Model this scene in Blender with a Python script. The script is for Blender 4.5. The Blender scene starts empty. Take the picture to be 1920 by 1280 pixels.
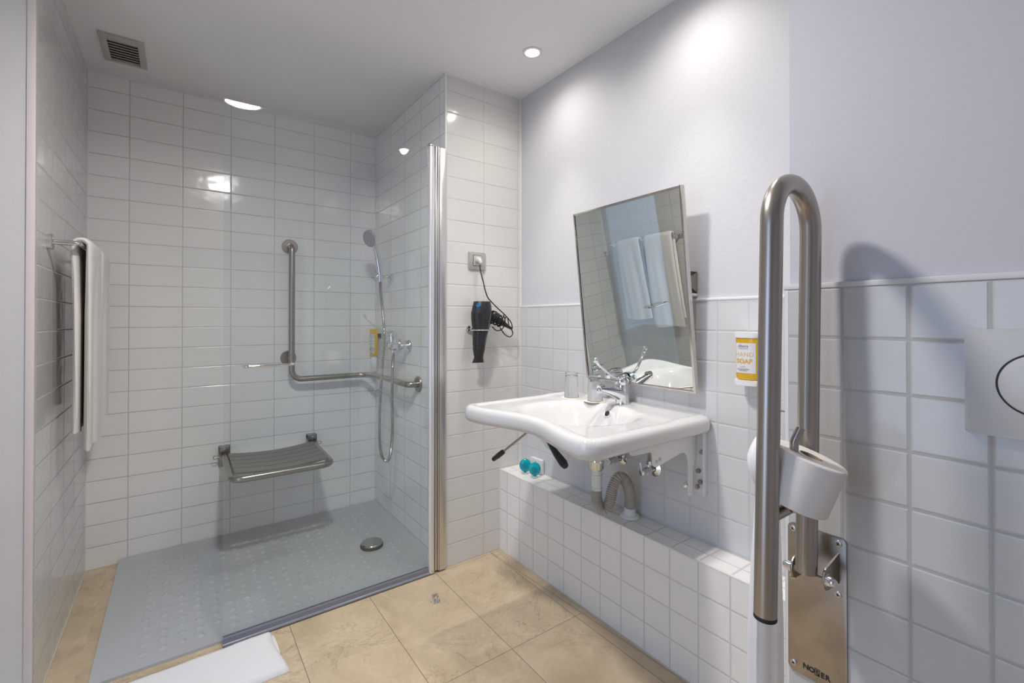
import bpy, bmesh, math, random
from mathutils import Vector, Matrix, noise
PI = math.pi
SC = bpy.context.scene
random.seed(7)

# ------------------------------------------------------------------ camera
cam_d = bpy.data.cameras.new('camera'); cam = bpy.data.objects.new('camera', cam_d)
SC.collection.objects.link(cam); SC.camera = cam
cam_d.sensor_fit = 'HORIZONTAL'; cam_d.sensor_width = 36.0
cam_d.lens = 863.4 / 1920 * 36.0
cam_d.shift_y = -(640 - 595.3) / 1920
cam_d.clip_start = 0.02
cam.location = (0, 0, 1.197)
cam.rotation_euler = (PI / 2 + 0.0059, 0, -0.6254)

# ------------------------------------------------------------------ colour management, world
SC.view_settings.view_transform = 'Standard'; SC.view_settings.look = 'None'
SC.view_settings.gamma = 1.0; SC.view_settings.use_curve_mapping = False
SC.view_settings.exposure = 0.33
wd = bpy.data.worlds.new('daylight'); SC.world = wd; wd.use_nodes = True
wd.node_tree.nodes['Background'].inputs[0].default_value = (0.52, 0.70, 1.0, 1)
wd.node_tree.nodes['Background'].inputs[1].default_value = 2.1

# ------------------------------------------------------------------ lights
def light(name, kind, loc, energy, col, rot=(0, 0, 0), **kw):
    d = bpy.data.lights.new(name, kind); d.energy = energy; d.color = col
    for k, v in kw.items(): setattr(d, k, v)
    o = bpy.data.objects.new(name, d); o.location = loc; o.rotation_euler = rot
    SC.collection.objects.link(o); return o
SPOT = (1.28, 1.617); BIG = (0.28, 1.085)
SPOT2 = (1.28, 0.92)
for _n, _c, _e, _s in (('downlight_beam', SPOT, 7.5, .022), ('second_downlight_beam', SPOT2, 9, .022)):
    light(_n, 'SPOT', (_c[0], _c[1], 2.392), _e, (1.0, 0.945, 0.88), spot_size=math.radians(160), spot_blend=1.0, shadow_soft_size=_s)
for _n, _c in (('downlight_core', SPOT), ('second_downlight_core', SPOT2)):      # the lamps' reflectors throw a brighter core straight down
    light(_n, 'SPOT', (_c[0], _c[1], 2.392), 20, (1.0, 0.945, 0.88), spot_size=math.radians(58), spot_blend=1.0, shadow_soft_size=.022)
light('large_downlight_beam', 'AREA', (BIG[0], BIG[1], 2.3975), 16.0, (1.0, 0.975, 0.95), shape='DISK', size=.17, spread=math.radians(165))
# daylight entering by the open doorway in the left wall (portal: guides sky sampling, gives no light itself)
pt = light('doorway_portal', 'AREA', (-1.33, 0.55, 1.05), 1, (1, 1, 1), (0, -PI / 2, 0), shape='RECTANGLE', size=2.1, size_y=1.0)
pt.data.cycles.is_portal = True

# ------------------------------------------------------------------ mesh helpers
WL = {}
def world_of(o): return WL.get(o.name, Vector((0, 0, 0))) if o else Vector((0, 0, 0))

class MB:
    def __init__(s): s.bm = bmesh.new()
    def _add(s, vs, fs, mi=0):
        bv = [s.bm.verts.new(v) for v in vs]; out = []
        for f in fs:
            try: ff = s.bm.faces.new([bv[i] for i in f]); ff.material_index = mi; out.append(ff)
            except ValueError: pass
        return bv, out
    def box(s, a, b, bevel=0, seg=2, mi=0, mat=None):
        x0, y0, z0 = [min(p, q) for p, q in zip(a, b)]; x1, y1, z1 = [max(p, q) for p, q in zip(a, b)]
        vs = [Vector(p) for p in ((x0, y0, z0), (x1, y0, z0), (x1, y1, z0), (x0, y1, z0), (x0, y0, z1), (x1, y0, z1), (x1, y1, z1), (x0, y1, z1))]
        if mat: vs = [mat @ v for v in vs]
        bv, fs = s._add(vs, [(3, 2, 1, 0), (4, 5, 6, 7), (0, 1, 5, 4), (1, 2, 6, 5), (2, 3, 7, 6), (3, 0, 4, 7)], mi)
        if bevel:
            es = {e for f in fs for e in f.edges}
            bmesh.ops.bevel(s.bm, geom=list(es), offset=bevel, segments=seg, profile=0.5, affect='EDGES')
        return s
    def tube(s, path, r, seg=16, caps=True, closed=False, ry=None, up=None, mi=0):
        """sweep an ellipse (r, ry) along path; r may be a list"""
        P = [Vector(p) for p in path]; n = len(P)
        R = r if isinstance(r, (list, tuple)) else [r] * n
        RY = R if ry is None else (ry if isinstance(ry, (list, tuple)) else [ry] * n)
        T = []
        for i in range(n):
            if closed: t = P[(i + 1) % n] - P[(i - 1) % n]
            else: t = P[min(i + 1, n - 1)] - P[max(i - 1, 0)]
            T.append(t.normalized())
        u = Vector(up) if up else (Vector((0, 0, 1)) if abs(T[0].z) < .9 else Vector((1, 0, 0)))
        rings = []
        for i in range(n):
            t = T[i]
            if up: u = Vector(up)
            u = (u - t * u.dot(t)).normalized(); w = t.cross(u)
            rings.append([s.bm.verts.new(P[i] + u * (RY[i] * math.sin(a)) + w * (R[i] * math.cos(a))) for a in [2 * PI * k / seg for k in range(seg)]])
        m = n if closed else n - 1
        for i in range(m):
            A, B = rings[i], rings[(i + 1) % n]
            for k in range(seg):
                f = s.bm.faces.new((A[k], A[(k + 1) % seg], B[(k + 1) % seg], B[k])); f.material_index = mi
        if caps and not closed:
            s.bm.faces.new(list(reversed(rings[0]))).material_index = mi; s.bm.faces.new(rings[-1]).material_index = mi
        return s
    def cyl(s, a, b, r, r2=None, seg=32, bevel=0.0, mi=0):
        a, b = Vector(a), Vector(b); r2 = r if r2 is None else r2
        d = (b - a); L = d.length; d.normalize()
        if bevel:
            q = bevel
            P = [a, a, a + d * q * .3, a + d * q, b - d * q, b - d * q * .3, b, b]
            P[0] = a; R = [r - q, r - q * .45, r - q * .1, r, r2, r2 - q * .1, r2 - q * .45, r2 - q]
            P = [a, a + d * q * .12, a + d * q * .45, a + d * q, b - d * q, b - d * q * .45, b - d * q * .12, b]
            R = [r - q, r - q * .45, r - q * .12, r, r2, r2 - q * .12, r2 - q * .45, r2 - q]
            return s.tube(P, R, seg, mi=mi)
        return s.tube([a, b], [r, r2], seg, mi=mi)
    def lathe(s, prof, origin=(0, 0, 0), axis=(0, 0, 1), seg=40, mi=0, sx=1, sy=1, angle=0):
        """prof: list of (radius, height)"""
        o = Vector(origin); ax = Vector(axis).normalized()
        u = Vector((1, 0, 0)) if abs(ax.x) < .9 else Vector((0, 1, 0))
        u = (u - ax * u.dot(ax)).normalized(); w = ax.cross(u); rings = []
        for r, h in prof:
            if r < 1e-6: rings.append([s.bm.verts.new(o + ax * h)])
            else: rings.append([s.bm.verts.new(o + ax * h + u * (r * sx * math.cos(a)) + w * (r * sy * math.sin(a))) for a in [angle + 2 * PI * k / seg for k in range(seg)]])
        for A, B in zip(rings, rings[1:]):
            for k in range(seg):
                j = (k + 1) % seg
                if len(A) == 1 and len(B) == 1: continue
                if len(A) == 1: f = (A[0], B[j], B[k])
                elif len(B) == 1: f = (A[k], A[j], B[0])
                else: f = (A[k], A[j], B[j], B[k])
                try: s.bm.faces.new(f).material_index = mi
                except ValueError: pass
        return s
    def prism(s, poly, fn, d0, d1, bevel=0, mi=0):
        """poly 2-D outline, fn(a,b,d)->xyz, extruded from d0 to d1"""
        n = len(poly)
        vs = [fn(a, b, d0) for a, b in poly] + [fn(a, b, d1) for a, b in poly]
        fs = [tuple(range(n - 1, -1, -1)), tuple(range(n, 2 * n))] + [(i, (i + 1) % n, n + (i + 1) % n, n + i) for i in range(n)]
        bv, ff = s._add(vs, fs, mi)
        if bevel:
            es = set(ff[0].edges) | set(ff[1].edges)
            bmesh.ops.bevel(s.bm, geom=list(es), offset=bevel, segments=2, profile=.5, affect='EDGES')
        return s
    def grid(s, rows, closed_u=False, mi=0):
        R = [[s.bm.verts.new(p) for p in r] for r in rows]
        for A, B in zip(R, R[1:]):
            n = len(A)
            for k in range(n if closed_u else n - 1):
                j = (k + 1) % n
                s.bm.faces.new((A[k], A[j], B[j], B[k])).material_index = mi
        return s
    def sphere(s, c, r, sx=1, sy=1, sz=1, seg=24, rot=None, mi=0):
        m = Matrix.Translation(Vector(c)) @ (rot.to_4x4() if rot else Matrix.Identity(4)) @ Matrix.Diagonal((r * sx, r * sy, r * sz, 1))
        res = bmesh.ops.create_uvsphere(s.bm, u_segments=seg, v_segments=seg // 2 + 2, radius=1, matrix=m)
        for v in res['verts']:
            for f in v.link_faces: f.material_index = mi
        return s
    def build(s, name, mat, parent=None, smooth=True, origin=None, sharp=40):
        bmesh.ops.remove_doubles(s.bm, verts=s.bm.verts[:], dist=2e-6); bmesh.ops.recalc_face_normals(s.bm, faces=s.bm.faces[:])
        me = bpy.data.meshes.new(name)
        if parent is not None: org = world_of(parent)
        elif origin is not None: org = Vector(origin)
        else:
            xs = [v.co for v in s.bm.verts]
            org = Vector(((min(v.x for v in xs) + max(v.x for v in xs)) / 2, (min(v.y for v in xs) + max(v.y for v in xs)) / 2, min(v.z for v in xs)))
        for v in s.bm.verts: v.co -= org
        s.bm.to_mesh(me); s.bm.free()
        for m in (mat if isinstance(mat, (list, tuple)) else [mat]): me.materials.append(m)
        if smooth:
            me.shade_smooth(); me.set_sharp_from_angle(angle=math.radians(sharp))
        o = bpy.data.objects.new(name, me); SC.collection.objects.link(o)
        if parent is not None: o.parent = parent; WL[o.name] = org
        else: o.location = org; WL[o.name] = org
        return o

def thing(name, label, cat, loc, group=None):
    o = bpy.data.objects.new(name, None); SC.collection.objects.link(o); o.empty_display_size = .05
    o.location = loc; WL[o.name] = Vector(loc); tag(o, label, cat, group); return o
def tag(o, label, cat, group=None):
    o['label'] = label; o['category'] = cat
    if group: o['group'] = group
    return o
def struct(o): o['kind'] = 'structure'; return o

def rrect(w, h, r, n=6, cx=0, cy=0):
    pts = []
    for sx, sy, a0 in ((1, 1, 0), (-1, 1, PI / 2), (-1, -1, PI), (1, -1, 3 * PI / 2)):
        for k in range(n + 1):
            a = a0 + PI / 2 * k / n
            pts.append((cx + sx * (w / 2 - r) + r * math.cos(a), cy + sy * (h / 2 - r) + r * math.sin(a)))
    return pts
def bend(points, rad, n=8):
    """polyline with rounded corners"""
    P = [Vector(p) for p in points]; out = [P[0]]
    rr = rad if isinstance(rad, (list, tuple)) else [rad] * len(P)
    for i in range(1, len(P) - 1):
        a, b, c = P[i - 1], P[i], P[i + 1]; u = (a - b).normalized(); w = (c - b).normalized()
        ang = u.angle(w); d = min(rr[i] / math.tan(ang / 2), (a - b).length * .49, (c - b).length * .49); r = d * math.tan(ang / 2)
        bis = (u + w).normalized(); cen = b + bis * (r / math.sin(ang / 2))
        s0 = b + u * d - cen; s1 = b + w * d - cen; tot = s0.angle(s1); ax = s0.cross(s1).normalized()
        for k in range(n + 1): out.append(cen + Matrix.Rotation(tot * k / n, 3, ax) @ s0)
    out.append(P[-1]); return out
def spline(pts, n=8):
    P = [Vector(p) for p in pts]; P = [P[0] * 2 - P[1]] + P + [P[-1] * 2 - P[-2]]; out = []
    for i in range(1, len(P) - 2):
        for k in range(n):
            t = k / n; a, b, c, d = P[i - 1:i + 3]
            out.append(.5 * ((2 * b) + (c - a) * t + (2 * a - 5 * b + 4 * c - d) * t * t + (3 * b - a - 3 * c + d) * t ** 3))
    out.append(P[-2]); return out

# ------------------------------------------------------------------ materials
def newmat(name):
    m = bpy.data.materials.new(name); m.use_nodes = True
    return m, m.node_tree.nodes, m.node_tree.links, m.node_tree.nodes['Principled BSDF']
def mat(name, col, rough=.5, metal=0, bump=0, bscale=200, var=0, vscale=8, coat=0, trans=0, ior=1.45, spec=.5, sss=0, detail=3, rvar=0):
    m, N, L, b = newmat(name)
    b.inputs['Base Color'].default_value = (*col, 1); b.inputs['Roughness'].default_value = rough
    b.inputs['Metallic'].default_value = metal; b.inputs['IOR'].default_value = ior
    b.inputs['Coat Weight'].default_value = coat; b.inputs['Transmission Weight'].default_value = trans
    b.inputs['Specular IOR Level'].default_value = spec; b.inputs['Coat Roughness'].default_value = .08
    if sss: b.inputs['Subsurface Weight'].default_value = sss; b.inputs['Subsurface Scale'].default_value = .01
    if bump or var or rvar:
        tc = N.new('ShaderNodeTexCoord')
    if bump:
        n = N.new('ShaderNodeTexNoise'); n.inputs['Scale'].default_value = bscale; n.inputs['Detail'].default_value = detail
        L.new(tc.outputs['Object'], n.inputs['Vector'])
        bp = N.new('ShaderNodeBump'); bp.inputs['Strength'].default_value = 1; bp.inputs['Distance'].default_value = bump
        L.new(n.outputs['Fac'], bp.inputs['Height']); L.new(bp.outputs['Normal'], b.inputs['Normal'])
    if var or rvar:
        n = N.new('ShaderNodeTexNoise'); n.inputs['Scale'].default_value = vscale; n.inputs['Detail'].default_value = 4
        L.new(tc.outputs['Object'], n.inputs['Vector'])
        if var:
            r = N.new('ShaderNodeMapRange'); r.inputs['From Min'].default_value = .3; r.inputs['From Max'].default_value = .7
            r.inputs['To Min'].default_value = 1 - var; r.inputs['To Max'].default_value = 1 + var * .5
            L.new(n.outputs['Fac'], r.inputs['Value'])
            mx = N.new('ShaderNodeVectorMath'); mx.operation = 'SCALE'; mx.inputs[0].default_value = col
            L.new(r.outputs[0], mx.inputs['Scale']); L.new(mx.outputs[0], b.inputs['Base Color'])
        if rvar:
            r = N.new('ShaderNodeMapRange'); r.inputs['To Min'].default_value = rough - rvar; r.inputs['To Max'].default_value = rough + rvar
            L.new(n.outputs['Fac'], r.inputs['Value']); L.new(r.outputs[0], b.inputs['Roughness'])
    return m

def tile_mat(name, ua, va, pu, ou, pv, ov, tcol=(.88, .875, .865), gcol=(.58, .575, .56), joint=.0016, rough=.13):
    m, N, L, b = newmat(name)
    geo = N.new('ShaderNodeNewGeometry'); sep = N.new('ShaderNodeSeparateXYZ'); L.new(geo.outputs['Position'], sep.inputs[0])
    def M(op, a, bb=None, c=None):
        n = N.new('ShaderNodeMath'); n.operation = op
        for i, v in enumerate((a, bb, c)):
            if v is None: continue
            if isinstance(v, (int, float)): n.inputs[i].default_value = v
            else: L.new(v, n.inputs[i])
        return n.outputs[0]
    def axis(a, p, o):
        x = M('DIVIDE', M('SUBTRACT', sep.outputs[a], o), p)
        f = M('FRACT', x); fl = M('FLOOR', x)
        d = M('MULTIPLY', M('MINIMUM', f, M('SUBTRACT', 1.0, f)), p)
        return f, fl, d
    fu, iu, du = axis(ua, pu, ou); fv, iv, dv = axis(va, pv, ov)
    d = M('MINIMUM', du, dv)
    mr = N.new('ShaderNodeMapRange'); mr.interpolation_type = 'SMOOTHSTEP'
    mr.inputs['From Min'].default_value = joint * .75; mr.inputs['From Max'].default_value = joint * 1.25
    L.new(d, mr.inputs['Value'])                                     # 0 grout, 1 tile
    mix = N.new('ShaderNodeMix'); mix.data_type = 'RGBA'
    cx = N.new('ShaderNodeCombineXYZ'); L.new(iu, cx.inputs[0]); L.new(iv, cx.inputs[1])
    wn = N.new('ShaderNodeTexWhiteNoise'); wn.noise_dimensions = '2D'; L.new(cx.outputs[0], wn.inputs['Vector'])
    sc = N.new('ShaderNodeSeparateColor'); L.new(wn.outputs['Color'], sc.inputs[0])
    br = M('ADD', .985, M('MULTIPLY', sc.outputs[2], .03))
    vm = N.new('ShaderNodeVectorMath'); vm.operation = 'SCALE'; vm.inputs[0].default_value = tcol; L.new(br, vm.inputs['Scale'])
    mix.inputs['A'].default_value = (*gcol, 1); L.new(vm.outputs[0], mix.inputs['B']); L.new(mr.outputs[0], mix.inputs['Factor'])
    L.new(mix.outputs['Result'], b.inputs['Base Color'])
    rr = N.new('ShaderNodeMapRange'); rr.inputs['To Min'].default_value = .75; rr.inputs['To Max'].default_value = rough
    L.new(mr.outputs[0], rr.inputs['Value']); L.new(rr.outputs[0], b.inputs['Roughness'])
    b.inputs['IOR'].default_value = 1.5
    # relief: rounded tile edge, slight per-tile tilt, glaze waviness
    ed = N.new('ShaderNodeMapRange'); ed.interpolation_type = 'SMOOTHERSTEP'
    ed.inputs['From Min'].default_value = joint * .6; ed.inputs['From Max'].default_value = joint + .0032
    ed.inputs['To Min'].default_value = 0; ed.inputs['To Max'].default_value = .0009; L.new(d, ed.inputs['Value'])
    tl = M('ADD', M('MULTIPLY', M('SUBTRACT', sc.outputs[0], .5), M('MULTIPLY', fu, .0009)), M('MULTIPLY', M('SUBTRACT', sc.outputs[1], .5), M('MULTIPLY', fv, .0007)))
    nz = N.new('ShaderNodeTexNoise'); nz.inputs['Scale'].default_value = 14; nz.inputs['Detail'].default_value = 1; L.new(geo.outputs['Position'], nz.inputs['Vector'])
    h = M('ADD', M('ADD', ed.outputs[0], tl), M('MULTIPLY', nz.outputs['Fac'], .0012))
    bp = N.new('ShaderNodeBump'); bp.inputs['Distance'].default_value = 1; bp.inputs['Strength'].default_value = 1
    L.new(h, bp.inputs['Height']); L.new(bp.outputs['Normal'], b.inputs['Normal'])
    return m

PV = .1055
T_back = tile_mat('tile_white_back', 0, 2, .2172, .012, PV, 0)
T_left = tile_mat('tile_white_left_shaded', 1, 2, .2172, 2.24, PV, 0, tcol=(.66, .645, .63), gcol=(.56, .55, .54))  # same white tile; the left wall's shade is put into its colour
T_part = tile_mat('tile_white_partition', 1, 2, .2172, 2.976 - .045, PV, 0)
T_short = tile_mat('tile_white_short_dimmed', 0, 2, .2172, 1.265, PV, 0, tcol=(.71, .69, .67))  # white tile, base colour darkened to offset the strong downlight
T_sink = tile_mat('tile_square_sink_dimmed', 1, 2, .1078, 1.949, PV, 0, tcol=(.66, .66, .675), gcol=(.60, .60, .60), joint=.0022)  # tile colour lowered to balance the lamps close to the basin wall
T_right = tile_mat('tile_square_right_shaded', 1, 2, .1078, .157, PV, 0, tcol=(.57, .565, .57), gcol=(.46, .46, .465), joint=.0026)  # painted shade: right wall tile made darker than plain white
T_ledge = tile_mat('tile_square_ledge', 1, 2, .1076, 1.83, .1035, .002, gcol=(.66, .66, .65), joint=.0020)
T_ledget = tile_mat('tile_square_ledge_top', 1, 0, .1076, 1.83, .0665, 1.367, gcol=(.60, .60, .59), joint=.0018)
T_colside = tile_mat('tile_square_column_side', 0, 2, .1078, 1.112, PV, 0, gcol=(.66, .66, .65), joint=.0022)
plaster = mat('plaster_white_dimmed', (.635, .635, .66), .7, bump=.0006, bscale=60, detail=4)  # basin wall plaster, darkened in colour to hold down the lamp light
plaster_b = mat('plaster_right_wall_shaded', (.58, .575, .625), .65, bump=.0005, bscale=50, detail=4)  # shade of the right wall worked into the plaster's base colour
plaster_jamb = mat('plaster_entry', (.64, .62, .61), .6, bump=.0005, bscale=40, var=.04, vscale=3)
ceil_m = mat('ceiling_paint', (.84, .84, .85), .75, bump=.0004, bscale=50)
trim_m = mat('trim_white', (.80, .80, .79), .3)
steel = mat('brushed_steel', (.425, .385, .35), .30, metal=1, rvar=.015, vscale=12)
steel_d = mat('satin_steel_dark', (.37, .36, .34), .28, metal=1)
steel_plate = mat('stained_steel_plate', (.40, .36, .325), .33, metal=1, var=.22, vscale=14, rvar=.08)
chrome = mat('chrome', (.78, .79, .81), .06, metal=1)
alu = mat('aluminium_profile', (.66, .66, .66), .32, metal=1)
alu_w = mat('aluminium_white', (.80, .80, .81), .28, metal=.6)
ceramic = mat('ceramic_white_dimmed', (.68, .68, .68), .06, coat=.4, ior=1.5)  # white ceramic, base colour lowered to balance the light falling on it
white_pl = mat('white_plastic', (.78, .78, .77), .35)
white_metal = mat('white_lacquered_metal', (.78, .78, .79), .35)
black_pl = mat('black_plastic', (.022, .022, .025), .38, bump=.00015, bscale=400)
rubber = mat('black_rubber', (.018, .018, .018), .55)
cord_m = mat('black_cord', (.02, .02, .02), .35)
corr_m = mat('grey_corrugated_pipe', (.46, .42, .375), .5)
tray_m = mat('shower_tray_grey', (.50, .525, .545), .30, bump=.00005, bscale=500)
seal_m = mat('seal_blue_grey', (.27, .28, .335), .2, spec=.6)
towel_m = mat('towel_cotton', (.80, .775, .75), .95, bump=.0008, bscale=420, detail=5, spec=.1)
mat_m = mat('bath_mat_cotton', (.84, .84, .86), .95, bump=.0008, bscale=330, detail=5, spec=.1)
paper_m = mat('toilet_paper', (.80, .765, .735), .9, bump=.0006, bscale=600, spec=.15)
seat_m = mat('seat_grey_plastic', (.20, .195, .185), .42)
yellow = mat('yellow_liquid_soap', (.72, .42, .015), .25, coat=.3)
label_w = mat('label_white', (.72, .71, .73), .45)
ink_o = mat('ink_orange', (.72, .40, .05), .5)
ink_g = mat('ink_grey', (.10, .11, .16), .5)
ink_w = mat('ink_light', (.55, .55, .57), .4)
ink_b = mat('ink_dark_etched', (.035, .028, .024), .4, metal=.3)
blue_m = mat('blue_button', (.01, .16, .38), .3)
vent_m = mat('vent_plastic', (.52, .51, .475), .5)
dark_m = mat('dark_gap', (.03, .03, .03), .8)
card_m = mat('paper_coaster', (.80, .73, .64), .85)
glass_m = mat('clear_glass', (1, 1, 1), .0, trans=1, ior=1.45)
clearpl = mat('clear_plastic', (1, .99, .97), .04, trans=1, ior=1.4)
teal = mat('teal_gel', (.0, .50, .60), .12, trans=.35, ior=1.4, coat=.5)
teal_d = mat('teal_dark_ink', (.0, .14, .20), .4)
outlet_m = mat('outlet_nickel', (.50, .49, .455), .35, metal=.5)

def pane_material():
    m = bpy.data.materials.new('shower_glass'); m.use_nodes = True; N = m.node_tree.nodes; L = m.node_tree.links
    for n in list(N): N.remove(n)
    out = N.new('ShaderNodeOutputMaterial'); mx = N.new('ShaderNodeMixShader'); tr = N.new('ShaderNodeBsdfTransparent'); gl = N.new('ShaderNodeBsdfGlossy')
    tr.inputs[0].default_value = (.965, .985, .985, 1); gl.inputs['Roughness'].default_value = 0.0; gl.inputs[0].default_value = (1, 1, 1, 1)
    lw = N.new('ShaderNodeLayerWeight'); lw.inputs['Blend'].default_value = .5
    def M(op, a, b):
        n = N.new('ShaderNodeMath'); n.operation = op
        for i, v in enumerate((a, b)):
            if isinstance(v, (int, float)): n.inputs[i].default_value = v
            else: L.new(v, n.inputs[i])
        return n.outputs[0]
    f = M('ADD', .043, M('MULTIPLY', .957, M('POWER', lw.outputs['Facing'], 5.0)))
    L.new(f, mx.inputs[0]); L.new(tr.outputs[0], mx.inputs[1]); L.new(gl.outputs[0], mx.inputs[2]); L.new(mx.outputs[0], out.inputs[0])
    return m
pane_m = pane_material()
mirror_m = mat('mirror_silver', (.84, .86, .84), .003, metal=1)

def emit(name, col, s):
    m = bpy.data.materials.new(name); m.use_nodes = True; N = m.node_tree.nodes; L = m.node_tree.links
    N.remove(N['Principled BSDF']); e = N.new('ShaderNodeEmission'); e.inputs[0].default_value = (*col, 1); e.inputs[1].default_value = s
    L.new(e.outputs[0], N['Material Output'].inputs[0]); return m
lamp_m = emit('lamp_glow', (1, .90, .78), 26)
lamp_big_m = emit('lamp_glow_large', (1, .95, .90), 22)

def marble():
    m, N, L, b = newmat('floor_marble')
    geo = N.new('ShaderNodeNewGeometry'); sep = N.new('ShaderNodeSeparateXYZ'); L.new(geo.outputs['Position'], sep.inputs[0])
    X, Y = sep.outputs[0], sep.outputs[1]
    def M(op, a, bb=None, c=None):
        n = N.new('ShaderNodeMath'); n.operation = op
        for i, v in enumerate((a, bb, c)):
            if v is None: continue
            if isinstance(v, (int, float)): n.inputs[i].default_value = v
            else: L.new(v, n.inputs[i])
        return n.outputs[0]
    def line(v, o, p):
        x = M('DIVIDE', M('SUBTRACT', v, o), p); f = M('FRACT', x)
        return M('MULTIPLY', M('MINIMUM', f, M('SUBTRACT', 1.0, f)), p), M('FLOOR', x)
    xb = M('ADD', 1.308, M('MULTIPLY', M('SUBTRACT', 1.964, Y), .053))      # border strip along the ledge
    inside = M('LESS_THAN', X, xb)
    dx, ix = line(X, .354, .3165); dy, iy = line(Y, 1.3665, .633)
    rm = M('ADD', M('SUBTRACT', 1.0, inside), M('GREATER_THAN', Y, 1.985))
    dx = M('ADD', dx, rm); dy = M('ADD', dy, rm)
    db = M('ABSOLUTE', M('SUBTRACT', X, xb))
    dt = M('ABSOLUTE', M('SUBTRACT', Y, 1.985))
    d = M('MINIMUM', M('MINIMUM', dx, dy), M('MINIMUM', db, dt))
    mr = N.new('ShaderNodeMapRange'); mr.interpolation_type = 'SMOOTHSTEP'
    mr.inputs['From Min'].default_value = .0005; mr.inputs['From Max'].default_value = .0014; L.new(d, mr.inputs['Value'])
    # cloudy base
    cx = N.new('ShaderNodeCombineXYZ'); L.new(ix, cx.inputs[0]); L.new(iy, cx.inputs[1])
    wn = N.new('ShaderNodeTexWhiteNoise'); wn.noise_dimensions = '2D'; L.new(cx.outputs[0], wn.inputs['Vector'])
    off = N.new('ShaderNodeVectorMath'); off.operation = 'SCALE'; L.new(wn.outputs['Color'], off.inputs[0]); off.inputs['Scale'].default_value = 9
    pv = N.new('ShaderNodeVectorMath'); L.new(geo.outputs['Position'], pv.inputs[0]); L.new(off.outputs[0], pv.inputs[1])
    n1 = N.new('ShaderNodeTexNoise'); n1.inputs['Scale'].default_value = 5.5; n1.inputs['Detail'].default_value = 7; n1.inputs['Roughness'].default_value = .62; n1.inputs['Distortion'].default_value = .8
    L.new(pv.outputs[0], n1.inputs['Vector'])
    cr = N.new('ShaderNodeValToRGB'); e = cr.color_ramp.elements
    e[0].position = .30; e[0].color = (.52, .405, .265, 1); e[1].position = .68; e[1].color = (.70, .565, .39, 1)
    L.new(n1.outputs['Fac'], cr.inputs[0])
    # fine grain
    n2 = N.new('ShaderNodeTexNoise'); n2.inputs['Scale'].default_value = 60; n2.inputs['Detail'].default_value = 6; L.new(pv.outputs[0], n2.inputs['Vector'])
    g = M('ADD', .90, M('MULTIPLY', n2.outputs['Fac'], .2))
    # veins: ridges of a distorted noise
    n3 = N.new('ShaderNodeTexNoise'); n3.inputs['Scale'].default_value = 4.2; n3.inputs['Detail'].default_value = 8; n3.inputs['Roughness'].default_value = .66; n3.inputs['Distortion'].default_value = 1.6
    L.new(pv.outputs[0], n3.inputs['Vector'])
    rid = M('ABSOLUTE', M('SUBTRACT', n3.outputs['Fac'], .5))
    vr = N.new('ShaderNodeMapRange'); vr.interpolation_type = 'SMOOTHSTEP'; vr.inputs['From Min'].default_value = 0; vr.inputs['From Max'].default_value = .012
    L.new(rid, vr.inputs['Value'])
    n4 = N.new('ShaderNodeTexNoise'); n4.inputs['Scale'].default_value = 3.1; n4.inputs['Detail'].default_value = 2; L.new(pv.outputs[0], n4.inputs['Vector'])
    amt = N.new('ShaderNodeMapRange'); amt.inputs['From Min'].default_value = .42; amt.inputs['From Max'].default_value = .66; amt.inputs['To Min'].default_value = 0; amt.inputs['To Max'].default_value = .42
    L.new(n4.outputs['Fac'], amt.inputs['Value'])
    vf = M('SUBTRACT', 1.0, M('MULTIPLY', M('SUBTRACT', 1.0, vr.outputs[0]), amt.outputs[0]))
    s1 = N.new('ShaderNodeVectorMath'); s1.operation = 'SCALE'; L.new(cr.outputs[0], s1.inputs[0]); L.new(M('MULTIPLY', g, vf), s1.inputs['Scale'])
    mix = N.new('ShaderNodeMix'); mix.data_type = 'RGBA'; mix.inputs['A'].default_value = (.20, .16, .12, 1); L.new(s1.outputs[0], mix.inputs['B']); L.new(mr.outputs[0], mix.inputs['Factor'])
    L.new(mix.outputs['Result'], b.inputs['Base Color'])
    b.inputs['Roughness'].default_value = .30
    bp = N.new('ShaderNodeBump'); bp.inputs['Distance'].default_value = .0006; L.new(mr.outputs[0], bp.inputs['Height']); L.new(bp.outputs['Normal'], b.inputs['Normal'])
    return m
marble_m = marble()

# ------------------------------------------------------------------ dimensions of the room
XL, YB, XP, YS, XS, XG, XR, YR, H = -.361, 2.976, 1.044, 2.0, 1.50, 1.367, 1.112, .485, 2.4
ZT = 1.266                                                        # top of the wall tiling
XW, YF = -1.3, -1.1                                               # door side and front of the room

# ------------------------------------------------------------------ the setting
struct(MB().box((-3.2, YF - .1, -.1), (1.7, 3.1, 0)).build('floor', marble_m, smooth=False, origin=(0, 0, 0)))
struct(MB().box((XW - .1, YF - .1, H), (1.7, 3.1, H + .1)).build('ceiling', ceil_m, smooth=False, origin=(0, 0, H)))
struct(MB().box((XL - .1, YB, 0), (1.7, YB + .12, H)).build('wall_back', T_back, smooth=False))
# alcove left wall: tiled on the shower side, plaster towards the room
b = MB(); b.box((XW - .1, YS + .004, 0), (XL - .018, YB, H)).build('wall_entry', plaster_jamb, smooth=False)['kind'] = 'structure'
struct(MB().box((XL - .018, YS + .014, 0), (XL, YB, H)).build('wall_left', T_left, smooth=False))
struct(MB().box((XL - .019, YS - .001, 0), (XL + .0005, YS + .014, H), .0015).build('trim_3', mat('trim_beige', (.70, .63, .61), .4)))
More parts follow.
